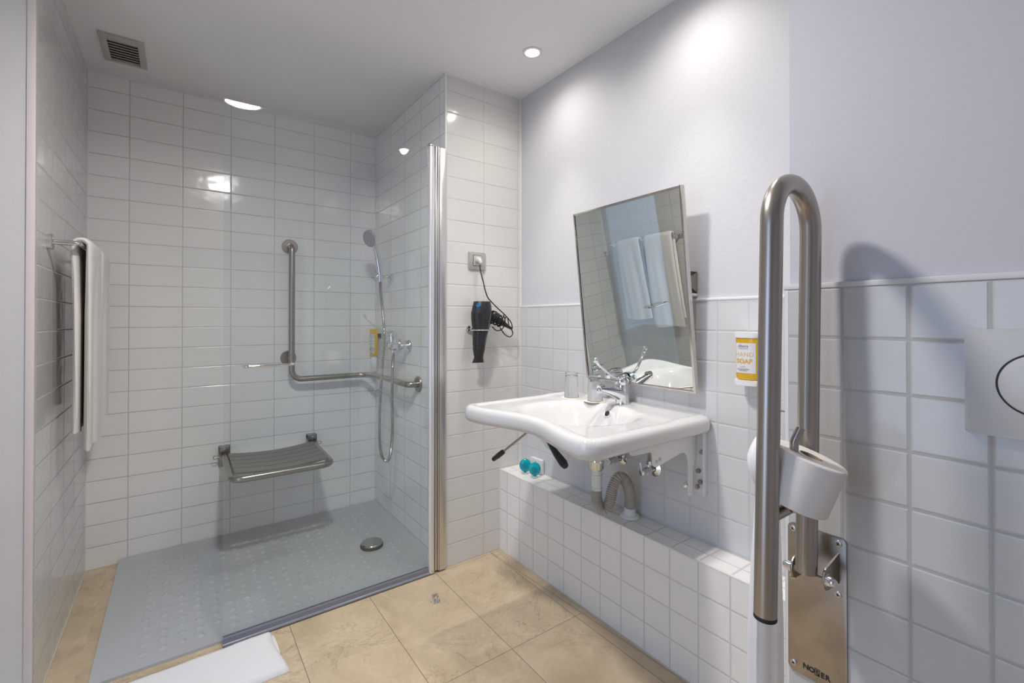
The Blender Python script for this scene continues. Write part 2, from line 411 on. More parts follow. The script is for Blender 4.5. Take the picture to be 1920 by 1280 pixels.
# block between shower and basin wall: side tiled towards the shower, short face towards the camera
b = MB(); b.box((XP + .0005, YS + .012, 0), (XP + .05, YB, H), mi=0); b.box((XP + .011, YS, 0), (1.7, YS + .05, H), mi=1); b.box((XP, YS, 0), (XP + .011, YS + .012, H), .002, mi=2)
struct(b.build('wall_partition', [T_part, T_short, trim_m], smooth=False))
# basin wall: plaster above, tiles below (10 mm proud), thin trim on top of the tiling
b = MB(); b.box((XS + .006, YR, 0), (1.7, YS, H), mi=0); b.box((XS, YR, .417), (XS + .006, YS, ZT), mi=1)
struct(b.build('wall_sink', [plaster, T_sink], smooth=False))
struct(MB().box((XS - .002, YR, ZT), (XS + .006, YS, ZT + .009), .0012).build('trim_1', trim_m))
# ledge boxing in the pipes
b = MB(); b.box((XG, YR, 0), (XG + .01, YS, .412), mi=0); b.box((XG + .01, YR, .40), (XS, YS, .417), mi=1); b.box((XG - .0005, YR, .412), (XG + .0105, YS, .4175), .001, mi=2)
struct(b.build('wall_ledge', [T_ledge, T_ledget, trim_m], smooth=False))
# thicker wall with the cistern, nearer to the camera
b = MB(); b.box((XR + .008, YF, 0), (1.7, YR - .009, H), mi=0); b.box((XR, YF, 0), (XR + .008, YR - .001, ZT), mi=1); b.box((XR + .004, YR - .009, 0), (1.7, YR, ZT), mi=2)
b.box((XR - .0005, YR - .010, 0), (XR + .007, YR + .0006, ZT), .0018, mi=3)
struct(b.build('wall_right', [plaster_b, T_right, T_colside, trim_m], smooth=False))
trim_g = mat('trim_white_shaded', (.64, .64, .655), .35)  # the white trim again, its colour darkened to this wall's shaded tone
struct(MB().box((XR - .002, YF, ZT), (XR + .009, YR + .001, ZT + .011), .0012).build('trim_2', trim_g))
# unseen sides of the room: front wall and door side with an open doorway
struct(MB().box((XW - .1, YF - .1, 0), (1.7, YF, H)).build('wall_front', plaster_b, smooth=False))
b = MB(); b.box((XW - .1, YF, 0), (XW, .05, H)); b.box((XW - .1, 1.05, 0), (XW, YS + .004, H)); b.box((XW - .1, .05, 2.1), (XW, 1.05, H))
struct(b.build('wall_door_side', plaster_b, smooth=False))
b = MB(); b.box((XW - .11, .05, 0), (XW + .012, .09, 2.1), .003); b.box((XW - .11, 1.01, 0), (XW + .012, 1.05, 2.1), .003); b.box((XW - .11, .05, 2.06), (XW + .012, 1.05, 2.1), .003)
struct(b.build('door_1', trim_m))
# white sealant bead where tiles meet the ceiling, and in the corners
b = MB(); w = .006
b.box((XL, YB - w, H - w), (XP, YB, H)); b.box((XL, YS + .014, H - w), (XL + w, YB - w, H)); b.box((XP - w, YS, H - w), (XP, YB - w, H)); b.box((XP, YS - w, H - w), (XS + .006, YS, H))
b.box((XS - .003, YS - .003, .417), (XS + .006, YS, H)); b.box((XP - .0035, YB - .0035, 0), (XP, YB, H)); b.box((XL, YB - .003, 0), (XL + .003, YB, H)); b.box((XG - .003, YS - .003, 0), (XG, YS, .417))
struct(b.build('trim_4', trim_m, smooth=False))
# pale sealant at the foot of the walls
b = MB(); b.box((XL, YS + .014, 0), (XL + .004, YB, .004)); b.box((XG - .004, YR, 0), (XG, YS, .003)); b.box((XL + .004, YB - .004, 0), (XP, YB, .004))
struct(b.build('baseboard_shower', mat('sealant_beige', (.66, .60, .52), .5), smooth=False))

# ------------------------------------------------------------------ shower tray
DR = Vector((.828, 2.412))
def tray():
    x0, x1, y0, y1, zt = -.238, XP - .001, 2.021, YB - .005, .011
    st = .0094; nx = int((x1 - x0) / st); ny = int((y1 - y0) / st)
    bumps = {}
    gx = -.102
    for i in range(19):
        for j in range(14):
            x, y = gx + .0568 * i, 2.108 + .0568 * j
            if x > x1 - .05 or y > y1 - .10: continue
            if (Vector((x, y)) - DR).length < .085: continue
            if (i + 2 * j) % 9 == 4 and i > 3: continue
            bumps[(i, j)] = (x, y)
    def z(x, y):
        q = zt
        e = min(x - x0, x1 - x, y - y0, y1 - y)
        d = (Vector((x, y)) - DR).length
        q -= .007 * min(1, max(0, e) / .07) * (1 - min(1, d / 1.2) * .5)
        i = round((x - gx) / .0568); j = round((y - 2.108) / .0568)
        if (i, j) in bumps:
            bx, by = bumps[(i, j)]; r = math.hypot(x - bx, y - by) / .0135
            if r < 1: q += .0058 * (1 - r * r) ** .8
        if y1 - y < .035: q += .010 * (1 - (y1 - y) / .035) ** 2
        if x1 - x < .035: q += .010 * (1 - (x1 - x) / .035) ** 2
        return q
    st = .0036; nx = int((x1 - x0) / st); ny = int((y1 - y0) / st)
    rows = [[(x0 + (x1 - x0) * i / nx, y0 + (y1 - y0) * j / ny, z(x0 + (x1 - x0) * i / nx, y0 + (y1 - y0) * j / ny)) for i in range(nx + 1)] for j in range(ny + 1)]
    b = MB(); b.grid(rows)
    b.grid([[(r[0][0], r[0][1], .0) for r in rows], [r[0] for r in rows]]); b.grid([[(p[0], p[1], 0.0) for p in rows[0]], list(rows[0])])
    return b
root = thing('shower_tray', 'pale grey shower tray with raised anti-slip dots flush in the stone floor', 'shower tray', (.4, 2.5, 0))
tray().build('tray', tray_m, root)
b = MB(); b.lathe([(.0, .004), (.058, .004), (.058, .012), (.05, .014), (0, .014)], (DR.x, DR.y, .004)); b.build('drain_ring', dark_m, root)
b = MB(); b.lathe([(0, .010), (.050, .010), (.055, .013), (.0555, .019), (.052, .0225), (.04, .0235), (0, .024)], (DR.x, DR.y, .005), seg=64); o = b.build('drain_cover', mat('drain_chrome', (.42, .43, .44), .16, metal=1), root)
o['label'] = 'round dark chrome drain cover'

# ------------------------------------------------------------------ glass screen
YG = 1.997
root = thing('glass_shower_screen', 'fixed clear glass shower panel with chrome wall profile and blue-grey bottom seal', 'shower screen', (.55, YG, .014))
b = MB(); b.box((.132, YG - .004, .0245), (.958, YG + .004, 2.015), .0008, 1); b.build('glass_pane', pane_m, root, smooth=False)
b = MB(); b.box((.132, YG - .006, .010), (.955, YG + .006, .024), .002); b.box((.132, YG - .0068, .022), (.955, YG - .0042, .035), .0008); b.box((.132, YG + .0042, .022), (.955, YG + .0068, .035), .0008)
b.tube([(.132, YG - .0085, .0075), (.955, YG - .0085, .0075)], .0062, 12)
o = b.build('bottom_seal', seal_m, root); o['label'] = 'blue-grey plastic seal strip'
b = MB(); b.cyl((.969, YG, .020), (.969, YG, 2.020), .0155, seg=32); b.build('hinge_tube', alu_w, root)
for z_ in (2.020, .004):
    b = MB(); b.cyl((.969, YG, z_), (.969, YG, z_ + .016), .0165, bevel=.003); b.build('hinge_cap', chrome, root)
b = MB(); b.box((.986, YG - .012, .012), (.994, YG + .014, 2.026), .002); b.box((.9965, YG - .016, .012), (1.003, YG + .014, 2.026), .002)
b.box((1.005, YG - .013, .006), (1.0405, YG + .022, 2.024), .002); b.box((.985, YG - .006, .012), (1.04, YG + .006, 2.02)); b.build('wall_profile', alu, root)
b = MB(); b.box((1.003, YG - .0135, .006), (1.0055, YG - .002, 2.02)); b.build('profile_groove', dark_m, root)
o = None
def handle(yo, sgn):
    b = MB()
    y1 = yo + sgn * .038
    path = bend([(.196, yo, 1.026), (.196, y1, 1.026), (.362, y1, 1.026), (.362, yo, 1.026)], .014)
    b.tube(path, .0075, 16, ry=.0055, up=(0, 0, 1)); return b
handle(YG - .004, -1).build('towel_handle', chrome, root)['label'] = 'short flat chrome bar handle'

# ------------------------------------------------------------------ downlights, vent
def downlight(name, lab, c, ro, ri, m):
    t = thing(name, lab, 'ceiling light', (c[0], c[1], H))
    b = MB(); b.lathe([(ri, 0), (ri * 1.02, -.004), (ro * .9, -.006), (ro, -.004), (ro, 0)], (c[0], c[1], H), seg=64); b.build('trim_ring', white_pl, t)
    b = MB(); b.lathe([(0, -.0015), (ri, -.0015), (ri, -.0003), (0, -.0003)], (c[0], c[1], H), seg=48); b.build('diffuser', m, t)
downlight('ceiling_downlight', 'small round recessed downlight glowing in the ceiling above the basin', SPOT, .044, .031, lamp_m)
downlight('ceiling_downlight', 'larger round recessed downlight outside the frame, mirrored in the top of the glass panel', BIG, .112, .095, lamp_big_m)

downlight('ceiling_downlight', 'small round recessed downlight in the ceiling above the mirror, beyond the top of the frame', SPOT2, .044, .031, lamp_m)
root = thing('ceiling_vent', 'square louvred off-white vent in the ceiling over the shower', 'vent', (-.204, 2.675, H))
b = MB(); vx0, vx1, vy0, vy1 = -.281, -.128, 2.545, 2.80
ix0, ix1, iy0, iy1 = -.256, -.153, 2.585, 2.783
for a, c in (((vx0, vy0), (ix0, vy1)), ((ix1, vy0), (vx1, vy1)), ((ix0, vy0), (ix1, iy0)), ((ix0, iy1), (ix1, vy1))):
    b.box((a[0], a[1], H - .009), (c[0], c[1], H), .0015)
b.build('frame', vent_m, root)
b = MB()
for k in range(8):
    y = iy0 + (iy1 - iy0) * (k + .5) / 8
    mtx = Matrix.Translation((0, y, H - .005)) @ Matrix.Rotation(math.radians(16), 4, 'X')
    b.box((ix0, -.0088, -.0008), (ix1, .0088, .0008), mat=mtx)
b.build('louvre', vent_m, root)
b = MB(); b.box((ix0, iy0, H - .0012), (ix1, iy1, H - .0002)); b.build('backing', mat('vent_dark', (.13, .12, .11), .8), root)

# ------------------------------------------------------------------ grab bar in the shower
root = thing('shower_grab_bar', 'L-shaped brushed steel grab bar running round the shower corner', 'grab bar', (.6, YB, .855))
r = .0165
def flange(b, c, ax, R=.043, th=.009, r0=.0165):
    b.lathe([(0, 0), (R, 0), (R, th * .6), (R * .93, th), (r0 * 1.3, th), (0, th)], c, ax, 40)
b = MB()
b.tube(bend([(.527, YB, 1.632), (.527, 2.905, 1.632), (.527, 2.905, .855), (.948, 2.905, .855), (.985, 2.79, .855), (.985, 2.303, .855), (XP, 2.303, .855)], [0, .045, .055, .06, .09, .05, 0], 8), r, 20)
b.build('bar', steel, root)
b = MB(); b.cyl((.521, YB, .976), (.527, 2.905, .976), .010, seg=16); b.build('bracket_arm', steel, root)
for c, ax in (((.527, YB, 1.632), (0, -1, 0)), ((.521, YB, .976), (0, -1, 0)), ((XP, 2.303, .855), (-1, 0, 0))):
    b = MB(); flange(b, c, ax); b.build('wall_flange', steel, root)

# ------------------------------------------------------------------ folding seat
root = thing('folding_shower_seat', 'grey slatted folding shower seat with tubular steel frame on the back wall', 'shower seat', (.41, YB, .47))
sx0, sx1, sy, sz = .20, .645, 2.485, .468
b = MB(); b.tube(bend([(sx0, 2.925, sz), (sx0, sy, sz - .012), (sx1, sy, sz - .012), (sx1, 2.925, sz)], .05, 10), .0165, 20); b.build('frame', steel_d, root)
ys = [(2.515, 2.588), (2.596, 2.665), (2.673, 2.742), (2.750, 2.82), (2.828, 2.895)]
for k, (a, c) in enumerate(ys):
    rows = []
    for top in (1, 0):
        for yy in ((a, c) if top else (c, a)):
            rows.append([(sx0 + .012 + (sx1 - sx0 - .024) * i / 20, yy, sz + (.016 if top else .006) - .016 * math.sin(PI * i / 20) - (.004 if (yy in (a, c) and top) else 0) * 0) for i in range(21)])
    b = MB(); b.grid(rows + [rows[0]])
    bmesh.ops.remove_doubles(b.bm, verts=b.bm.verts[:], dist=1e-5)
    bmesh.ops.holes_fill(b.bm, edges=[e for e in b.bm.edges if e.is_boundary], sides=8)
    b.build('slat', seat_m, root, sharp=30)
for x in (.20, .645):
    b = MB(); b.box((x - .026, YB - .012, .40), (x + .026, YB, .515), .003); b.box((x - .026, YB - .05, .455), (x - .021, YB - .01, .515), .001); b.box((x + .021, YB - .05, .455), (x + .026, YB - .01, .515), .001)
    b.box((x - .026, YB - .05, .490), (x + .026, YB - .01, .515), .002)
    o = b.build('wall_bracket', steel_d, root)
    b = MB(); b.sphere((x, YB - .051, .503), .006); b.build('bolt', chrome, o)
    for sg in (-1, 1):
        b = MB(); cx = x + sg * .041
        b.tube([(cx + .011 * math.cos(a), YB - .045, .462 + .009 * math.sin(a)) for a in [2 * PI * k / 20 for k in range(20)]], .002, 8, closed=True); b.cyl((x + sg * .024, YB - .045, .462), (x + sg * .032, YB - .045, .462), .003, seg=10)
        b.build('split_pin', steel_d, o)

# ------------------------------------------------------------------ shower mixer, hose and handset
root = thing('shower_mixer', 'chrome wall shower mixer with long lever and handset on a flexible hose', 'shower mixer', (XP, 2.5, 1.055))
for y in (2.424, 2.574):
    b = MB(); flange(b, (XP, y, 1.055), (-1, 0, 0), .034, .012, .014); b.cyl((XP - .01, y, 1.055), (.985, y, 1.055), .013, seg=20); b.cyl((1.012, y, 1.055), (.998, y, 1.055), .0185, seg=6)
    b.build('wall_union', chrome, root)
b = MB()
b.tube([(.978, 2.43, 1.055), (.978, 2.46, 1.055), (.976, 2.50, 1.056), (.978, 2.54, 1.055), (.978, 2.57, 1.055)], [.018, .025, .030, .025, .018], 24)
b.cyl((.974, 2.50, 1.06), (.972, 2.50, 1.115), .0265, bevel=.003); b.sphere((.972, 2.50, 1.118), .030, 1, 1, .75)
b.cyl((.978, 2.50, 1.03), (.978, 2.50, 1.012), .012, seg=20)
b.build('body', chrome, root)
b = MB(); lv = spline([(.972, 2.50, 1.128), (.955, 2.507, 1.135), (.925, 2.515, 1.142), (.885, 2.525, 1.165), (.845, 2.530, 1.195), (.825, 2.532, 1.224)], 6)
nl = len(lv); b.tube(lv, [.014 - .010 * min(1, i / 8) + (.005 * max(0, (i - nl + 6) / 6)) for i in range(nl)], 16, ry=[.011 - .0075 * min(1, i / 8) for i in range(nl)]); b.sphere(lv[-1], .0095, 1, 1, .8); b.build('lever', chrome, root)
# wall holder
b = MB(); b.box((XP - .022, 2.668, 1.437), (XP, 2.712, 1.478), .003); b.cyl((XP - .02, 2.69, 1.457), (.975, 2.69, 1.457), .009, seg=16)
b.tube([(.992, 2.69, 1.457), (.972, 2.687, 1.457), (.945, 2.683, 1.457)], [.012, .021, .012], 20); b.sphere((.957, 2.684, 1.457), .021, 1.2, 1, .9)
b.build('handset_holder', chrome, root)
hs = spline([(.965, 2.672, 1.425), (.963, 2.672, 1.47), (.953, 2.668, 1.535), (.940, 2.660, 1.59), (.920, 2.650, 1.635)], 6)
b = MB(); b.tube(hs, [.0135 + .005 * math.sin(PI * min(1, i / (len(hs) - 1))) for i in range(len(hs))], 20)
hc = Vector((.897, 2.640, 1.672)); hd = Vector((-.86, -.38, -.34)).normalized()
b.lathe([(0, .024), (.026, .021), (.043, .009), (.051, -.002), (.051, -.009), (.048, -.012)], hc, -hd, 40)
o = b.build('handset', chrome, root)
b = MB(); b.lathe([(0, .0165), (.044, .016), (.0485, .012), (.0485, .009), (0, .009)], hc, hd, 40)
fp = b.build('spray_plate', mat('spray_grey', (.36, .37, .38), .4), o)
b = MB(); ux = hd.orthogonal().normalized(); uy = hd.cross(ux)
for R, n in ((.009, 6), (.018, 11), (.027, 16), (.035, 22), (.042, 28)):
    for k in range(n):
        a = 2 * PI * k / n + R * 90; c = hc + hd * .0165 + (ux * math.cos(a) + uy * math.sin(a)) * R
        b.cyl(c - hd * .001, c + hd * .0012, .0013, seg=6)
b.build('nozzles', dark_m, o)
# hose with helical ribs
hz = spline([(.965, 2.672, 1.425), (.967, 2.668, 1.36), (.972, 2.650, 1.25), (.978, 2.640, 1.10), (.980, 2.680, .90), (.980, 2.712, .70), (.980, 2.722, .52), (.980, 2.700, .415), (.980, 2.640, .375), (.980, 2.565, .40), (.980, 2.522, .50), (.980, 2.512, .62), (.980, 2.520, .76), (.979, 2.512, .90), (.978, 2.500, .98), (.978, 2.50, 1.014)], 60)
for i_ in range(len(hz)):
    k_ = 1 - .034 * min(1, i_ / 160, (len(hz) - 1 - i_) / 100); hz[i_] = Vector((hz[i_].x * k_, hz[i_].y * k_, 1.197 + (hz[i_].z - 1.197) * k_))
b = MB(); b.tube(hz, [.0074 + .0011 * (1 if i % 4 < 2 else -1) for i in range(len(hz))], 10); b.build('hose', mat('hose_steel', (.50, .49, .47), .25, metal=1), root)

# soap bottle in the shower
root = thing('shower_gel_bottle', 'slim yellow gel bottle with white spout hanging in the shower corner', 'gel dispenser', (1.0, 2.885, .88))
b = MB(); b.prism(rrect(.036, .058, .008, 5, 1.0, 2.885), lambda a, c, d: (a, c, d), .972, 1.142, .003); b.build('bottle', yellow, root)
b = MB(); b.prism(rrect(.028, .044, .006, 5, 1.0, 2.885), lambda a, c, d: (a, c, d), .880, .9725, .002); b.build('spout', white_pl, root)
b = MB(); b.box((.981, 2.8575, .990), (.9817, 2.912, 1.112)); b.box((.9818, 2.8552, .990), (.995, 2.8558, 1.112)); lb = b.build('paper_label', label_w, root, smooth=False)
b = MB()
for z_, w_ in ((1.100, .010), (1.090, .012), (1.066, .012), (1.047, .012), (1.022, .018), (1.014, .016), (1.006, .018)):
    b.box((.9805, 2.885 - w_, z_), (.9811, 2.885 + w_, z_ + .003)); b.box((.984, 2.8547, z_), (.990, 2.8553, z_ + .003))
b.build('lettering', ink_g, lb, smooth=False)
b = MB(); b.box((1.017, 2.870, 1.085), (XP, 2.895, 1.112), .002); b.build('wall_clip', dark_m, root)

# ------------------------------------------------------------------ towel rail and towels in the shower
RX, RZ = -.283, 1.462
root = thing('towel_rail', 'round chrome towel rail on the left shower wall', 'towel rail', (XL, 2.5, RZ))
b = MB(); b.tube(bend([(XL, 2.165, RZ), (RX, 2.165, RZ), (RX, 2.865, RZ), (XL, 2.865, RZ)], .012, 6), .0085, 20); b.build('bar', chrome, root)
for y in (2.165, 2.865):
    b = MB(); b.lathe([(0, 0), (.026, 0), (.026, .013), (.024, .015), (0, .015)], (XL, y, RZ), (1, 0, 0), 40); b.build('wall_flange', chrome, root)
def drape(y0, y1, zf, zb, ph, spread=.010, lean=0, th=.021, flare=.0):
    """towel folded over the rail: front sheet (room side) to zf, back sheet to zb"""
    n = 26; m = 30; R = .0085 + th * .6
    prof = []
    for k in range(m + 1): t = k / m; prof.append(('b', zb + (RZ - zb) * t))
    for k in range(1, 8): prof.append(('a', PI * k / 8))
    for k in range(m + 1): t = k / m; prof.append(('f', RZ + (zf - RZ) * t))
    def pt(kind, v, s, side):
        y = y0 + (y1 - y0) * s
        if kind == 'a': return Vector((RX - (R + side) * math.cos(v), y, RZ + (R + side) * math.sin(v)))
        d = (RZ - v); g = min(1, d / .25)
        wave = spread * g * (math.sin(s * 9 + ph + d * 1.3) + .5 * math.sin(s * 21 + ph * 2.1 + d * 2)) * .5
        yw = y + flare * d * (s - .35) + .010 * g * math.sin(ph + d * 3.5)
        if kind == 'f': x = RX + R + side - .008 * g + wave * .8 + .004 * d
        else: x = max(XL + .004 + (.004 if side > 0 else .0) * 0, RX - R - side + .006 * g + wave * .4)
        return Vector((x, yw, v))
    rows = []
    for s in [i / n for i in range(n + 1)]:
        e = .5 * th * (min(1, 8 * min(s, 1 - s)) ** .5 * .8 + .2)
        outer = [pt(k, v, s, e) for k, v in prof]; inner = [pt(k, v, s, -e) for k, v in prof]
        for L_ in (outer, inner):
            L_[0].z += .004 * math.sin(s * 17 + ph); L_[-1].z += .006 * math.sin(s * 5 + ph)
        rows.append(outer + list(reversed(inner)))
    b = MB(); b.grid(rows, closed_u=True)
    bmesh.ops.holes_fill(b.bm, edges=[e for e in b.bm.edges if e.is_boundary], sides=0)
    return b
t1 = drape(2.20, 2.465, .735, .80, .4, .012, flare=.05).build('bath_towel', towel_m, sharp=70)
tag(t1, 'white bath towel nearest the room on the chrome rail, hanging lower', 'towel', 'towels on the shower rail')
t2 = drape(2.52, 2.76, .80, .84, 2.0, .014, flare=.06).build('bath_towel', towel_m, sharp=70)
tag(t2, 'white bath towel at the far end of the chrome rail, partly hidden behind the other', 'towel', 'towels on the shower rail')
for t_, z_, y0_, y1_ in ((t1, .84, 2.21, 2.47), (t2, .90, 2.53, 2.77)):
    pass

# ------------------------------------------------------------------ bath mat on the floor
def mat_cloth():
    b = MB(); n, m = 60, 22
    def outl(s, t):      # s along x 0..1 (left to right), t across
        x = -.52 + (.292 + .52) * s; y = 1.962 - .005 * math.sin(s * 4) - (.225 + .02 * s) * t
        x += .012 * t * s - .006 * math.sin(t * 5) * s
        return x, y
    rows = []
    for j in range(m + 1):
        t = j / m; row = []
        for i in range(n + 1):
            s = i / n; x, y = outl(s, t)
            e = min(t * .225, (1 - t) * .225, (1 - s) * .8); z = .004 + .019 * min(1, e / .012) ** .5
            z += .0025 * noise.noise(Vector((x * 9, y * 9, 3))) + .0012 * noise.noise(Vector((x * 30, y * 30, 8)))
            if t < .5: z += .0
            row.append((x, y, z))
        rows.append(row)
    b.grid(rows)
    lo = [[(p[0], p[1], .0008) for p in r] for r in rows]
    ring = rows[0] + [r[-1] for r in rows[1:]] + list(reversed(rows[-1][:-1])) + [r[0] for r in reversed(rows[1:-1])]
    b.grid([[(p[0], p[1], .0008) for p in ring], ring], closed_u=True); b.grid(lo)
    # inner folded layer peeping out at the end
    rows2 = [[(.27 + .028 * s * (1 - .25 * abs(t - .5)), 1.955 - .19 * t - .008 * s, .0012 + .011 * (1 - s) + .003 * math.sin(t * 6) * s + .002) for s in [k / 6 for k in range(7)]] for t in [k / 16 for k in range(17)]]
    b.grid(rows2); b.grid([[(p[0], p[1], .001) for p in r] for r in rows2]); return b
tag(mat_cloth().build('bath_mat', mat_m, sharp=75), 'folded white towelling bath mat lying on the beige stone floor by the shower', 'bath mat')

# clear door stop
b = MB(); b.lathe([(0, 0), (.019, 0), (.020, .003), (.016, .009), (.013, .016), (.015, .021), (.014, .026), (.008, .028), (0, .028)], (.889, 1.79, .0003), seg=32)
tag(b.build('door_stop', clearpl), 'small clear plastic door stop on the floor tiles beside the shower profile', 'door stop')

# ------------------------------------------------------------------ wash basin
ZR = .866; CY_ = 1.245
def basin():
    def xfront(y, base, amp):
        d = abs(y - CY_) / .31
        return base + (amp * .5 * (1 + math.cos(PI * d)) if d < 1 else 0)
    y0, y1, xb = .912, 1.578, 1.480; rc = .034
    # crest outline (counter-clockwise seen from above), corners rounded
    pts = []
    N = 44
    def arc(cx, cy, r_, a0, a1, n): return [(cx + r_ * math.cos(a0 + (a1 - a0) * k / n), cy + r_ * math.sin(a0 + (a1 - a0) * k / n)) for k in range(n + 1)]
    pts += [(xb, y0 + .012 + (y1 - y0 - .024) * k / 22) for k in range(23)]
    pts += arc(xb - .012, y1 - .012, .012, 0, PI / 2, 5)[1:]
    xf1 = xfront(y1, .928, .062)
    pts += [(xb - .012 + (xf1 + rc - xb + .012) * k / 18, y1) for k in range(1, 19)]
    pts += arc(xf1 + rc, y1 - rc, rc, PI / 2, PI, 8)[1:]
    for k in range(1, N):
        y = y1 - rc + (y0 + rc - y1 + rc) * k / N
        pts.append((xfront(y, .928, .062), y))
    pts += arc(xf1 + rc, y0 + rc, rc, PI, 1.5 * PI, 8)
    pts += [(xf1 + rc + (xb - .012 - xf1 - rc) * k / 18, y0) for k in range(1, 19)]
    pts += arc(xb - .012, y0 + .012, .012, 1.5 * PI, 2 * PI, 5)[1:-1]
    P = [Vector((x, y)) for x, y in pts]; n = len(P)
    # outward normals
    NR = []
    for i in range(n):
        t = (P[(i + 1) % n] - P[i - 1]).normalized(); NR.append(Vector((t.y, -t.x)))
    segs = [(P[i], P[(i + 1) % n]) for i in range(n)]
    def dist(q):
        best = 9
        for a, c in segs:
            ab = c - a; t = max(0, min(1, (q - a).dot(ab) / max(ab.length_squared, 1e-12))); best = min(best, (q - a - ab * t).length)
        return best
    C = Vector((1.225, CY_))
    def ss(x): x = max(0, min(1, x)); return x * x * (3 - 2 * x)
    def ztop(q, d):
        z = ZR - .0065 * ss((d - .006) / .022)                      # raised rim
        back = ss((q.x - 1.30) / .04); z += .004 * back            # tap deck
        dx = q.x - 1.205; dy = q.y - CY_
        a = .185 if dx > 0 else .225; bb = .235
        r_ = (abs(dx / a) ** 2.3 + abs(dy / bb) ** 2.3) ** (1 / 2.3)
        if q.x < 1.205: r_ = max(r_, 1 - (d - .004) / .10) if abs(dy) < bb else r_
        z -= .128 * ss((1 - r_) / .62) ** .9 if r_ < 1 else 0
        return z
    b = MB(); rows = []
    T = [.004, .06, .12, .18, .24, .30, .36, .42, .47, .52, .57, .615, .655, .69, .72, .745, .77, .79, .81, .83, .85, .868, .884, .9, .914, .928, .94, .952, .963, .973, .982, .991, 1.0]
    tops = []
    for t in T:
        row = []
        for p in P:
            q = C + (p - C) * t; d = dist(q); row.append((q.x, q.y, ztop(q, d)))
        tops.append(row)
    rows += tops
    R, hh = .027, .0295
    for k in range(1, 13):
        a = PI / 2 - PI * k / 12; c = math.cos(a) ** .75 if math.cos(a) > 1e-6 else 0; s = math.copysign(abs(math.sin(a)) ** .8, math.sin(a))
        row = []
        for p, nn in zip(P, NR):
            q = p + nn * R * c; f = 1.0 + .07 * ss((1.15 - p.x) / .25)
            row.append((min(q.x, XS - .0008), q.y, ZR - hh * f + hh * f * s))
        rows.append(row)
    for t, off in ((.93, .0), (.86, 0), (.78, 0), (.70, 0), (.6, 0), (.5, 0), (.4, 0), (.3, 0), (.15, 0), (.004, 0)):
        row = []
        for i, p in enumerate(P):
            q = C + (p - C) * t; f = 1.0 + .07 * ss((1.15 - p.x) / .25)
            zz = min(ZR - 2 * hh * f, ztop(q, dist(q)) - .016); row.append((q.x, q.y, zz))
        rows.append(row)
    b.grid(rows, closed_u=True)
    return b, lambda x, y: ztop(Vector((x, y)), dist(Vector((x, y))))
root = thing('wash_basin', 'wide white wall-hung ceramic wash basin with curved-in front edge', 'wash basin', (1.5, CY_, ZR))
bb_, ztop_ = basin(); bb_.build('basin', ceramic, root, sharp=60)
px_ = 1.42
while px_ > 1.26 and ztop_(px_, 1.263 + (px_ - 1.38) * .9) > .827 + (1.38 - px_) * .275: px_ -= .001
py_ = 1.263 + (px_ - 1.38) * .9; pz_ = ztop_(px_, py_)
nv_ = Vector((-(ztop_(px_ + .004, py_) - ztop_(px_ - .004, py_)) / .008, -(ztop_(px_, py_ + .004) - ztop_(px_, py_ - .004)) / .008, 1)).normalized()
b = MB(); b.lathe([(.0175, -.002), (.0175, .002), (.0145, .0042), (.0115, .003), (.0110, -.002)], (px_, py_, pz_), nv_, 32); o = b.build('overflow_ring', alu_w, root)
b = MB(); b.lathe([(0, .0014), (.0112, .0014), (.0112, 0), (0, 0)], (px_, py_, pz_), nv_, 24); b.build('overflow_hole', dark_m, o)
b = MB(); b.lathe([(0, .004), (.018, .004), (.022, .002), (.0225, 0), (0, 0)], (1.215, CY_, ZR - .1345), (0, 0, 1), 32); b.build('waste_plug', chrome, root)

# white steel brackets with tilt levers
root = thing('basin_bracket', 'white steel tilting bracket frame with levers under the wash basin', 'bracket', (1.5, CY_, .6))
def plate(y, yo):
    prof = [(1.125, .812), (1.128, .790), (1.135, .779), (1.15, .775), (1.232, .772), (1.240, .765), (1.243, .735), (1.250, .722), (1.262, .718), (1.285, .722), (1.395, .742), (1.418, .740), (1.434, .722), (1.440, .695), (1.440, .585), (1.462, .580), (1.466, .60), (1.468, .68), (1.484, .71), (1.484, .80), (1.47, .812)]
    b = MB(); b.prism(prof, lambda a, c, d: (a, d, c), y - .0015, y + .0015); return b
for y, s in ((.945, 1), (1.545, -1)):
    pl = plate(y, s).build('side_plate', white_metal, root, sharp=25)
    b = MB(); b.box((XS - .006, y - .034, .585), (XS, y + .014 * s + .0, .83), .001); b.box((XS - .022, y - .035, .585), (XS, y - .031, .83), .001); b.build('wall_rail', white_metal, root)
    for x, z in ((1.262, .737), (1.280, .741)):
        b = MB(); b.cyl((x, y - .0035, z), (x, y + .003, z), .006, seg=16, bevel=.001); b.build('rivet', mat('rivet_grey', (.55, .55, .56), .4) if 'rivet_grey' not in bpy.data.materials else bpy.data.materials['rivet_grey'], pl)
    for yy, z in ((y - .022, .735), (y - .008, .665), (y - .016, .628), (y - .004, .608)):
        b = MB(); b.lathe([(0, .012), (.008, .011), (.0085, .004), (.0085, 0), (0, 0)], (XS - .006, yy, z), (-1, 0, 0), 6); b.build('bolt', steel_d, root)
    b = MB(); b.lathe([(0, .016), (.010, .015), (.0105, .008), (.0105, 0), (0, 0)], (XS - .03, y + .022 * s, .612), (-1, 0, 0), 6); b.cyl((XS - .03, y + .022 * s, .612), (XS, y + .022 * s, .612), .004, seg=10); b.build('bolt', chrome, root)
b = MB(); b.box((1.41, .945, .783), (1.434, 1.545, .800), .002); b.box((1.13, .945, .784), (1.15, 1.545, .799), .002); b.build('cross_bar', white_metal, root)
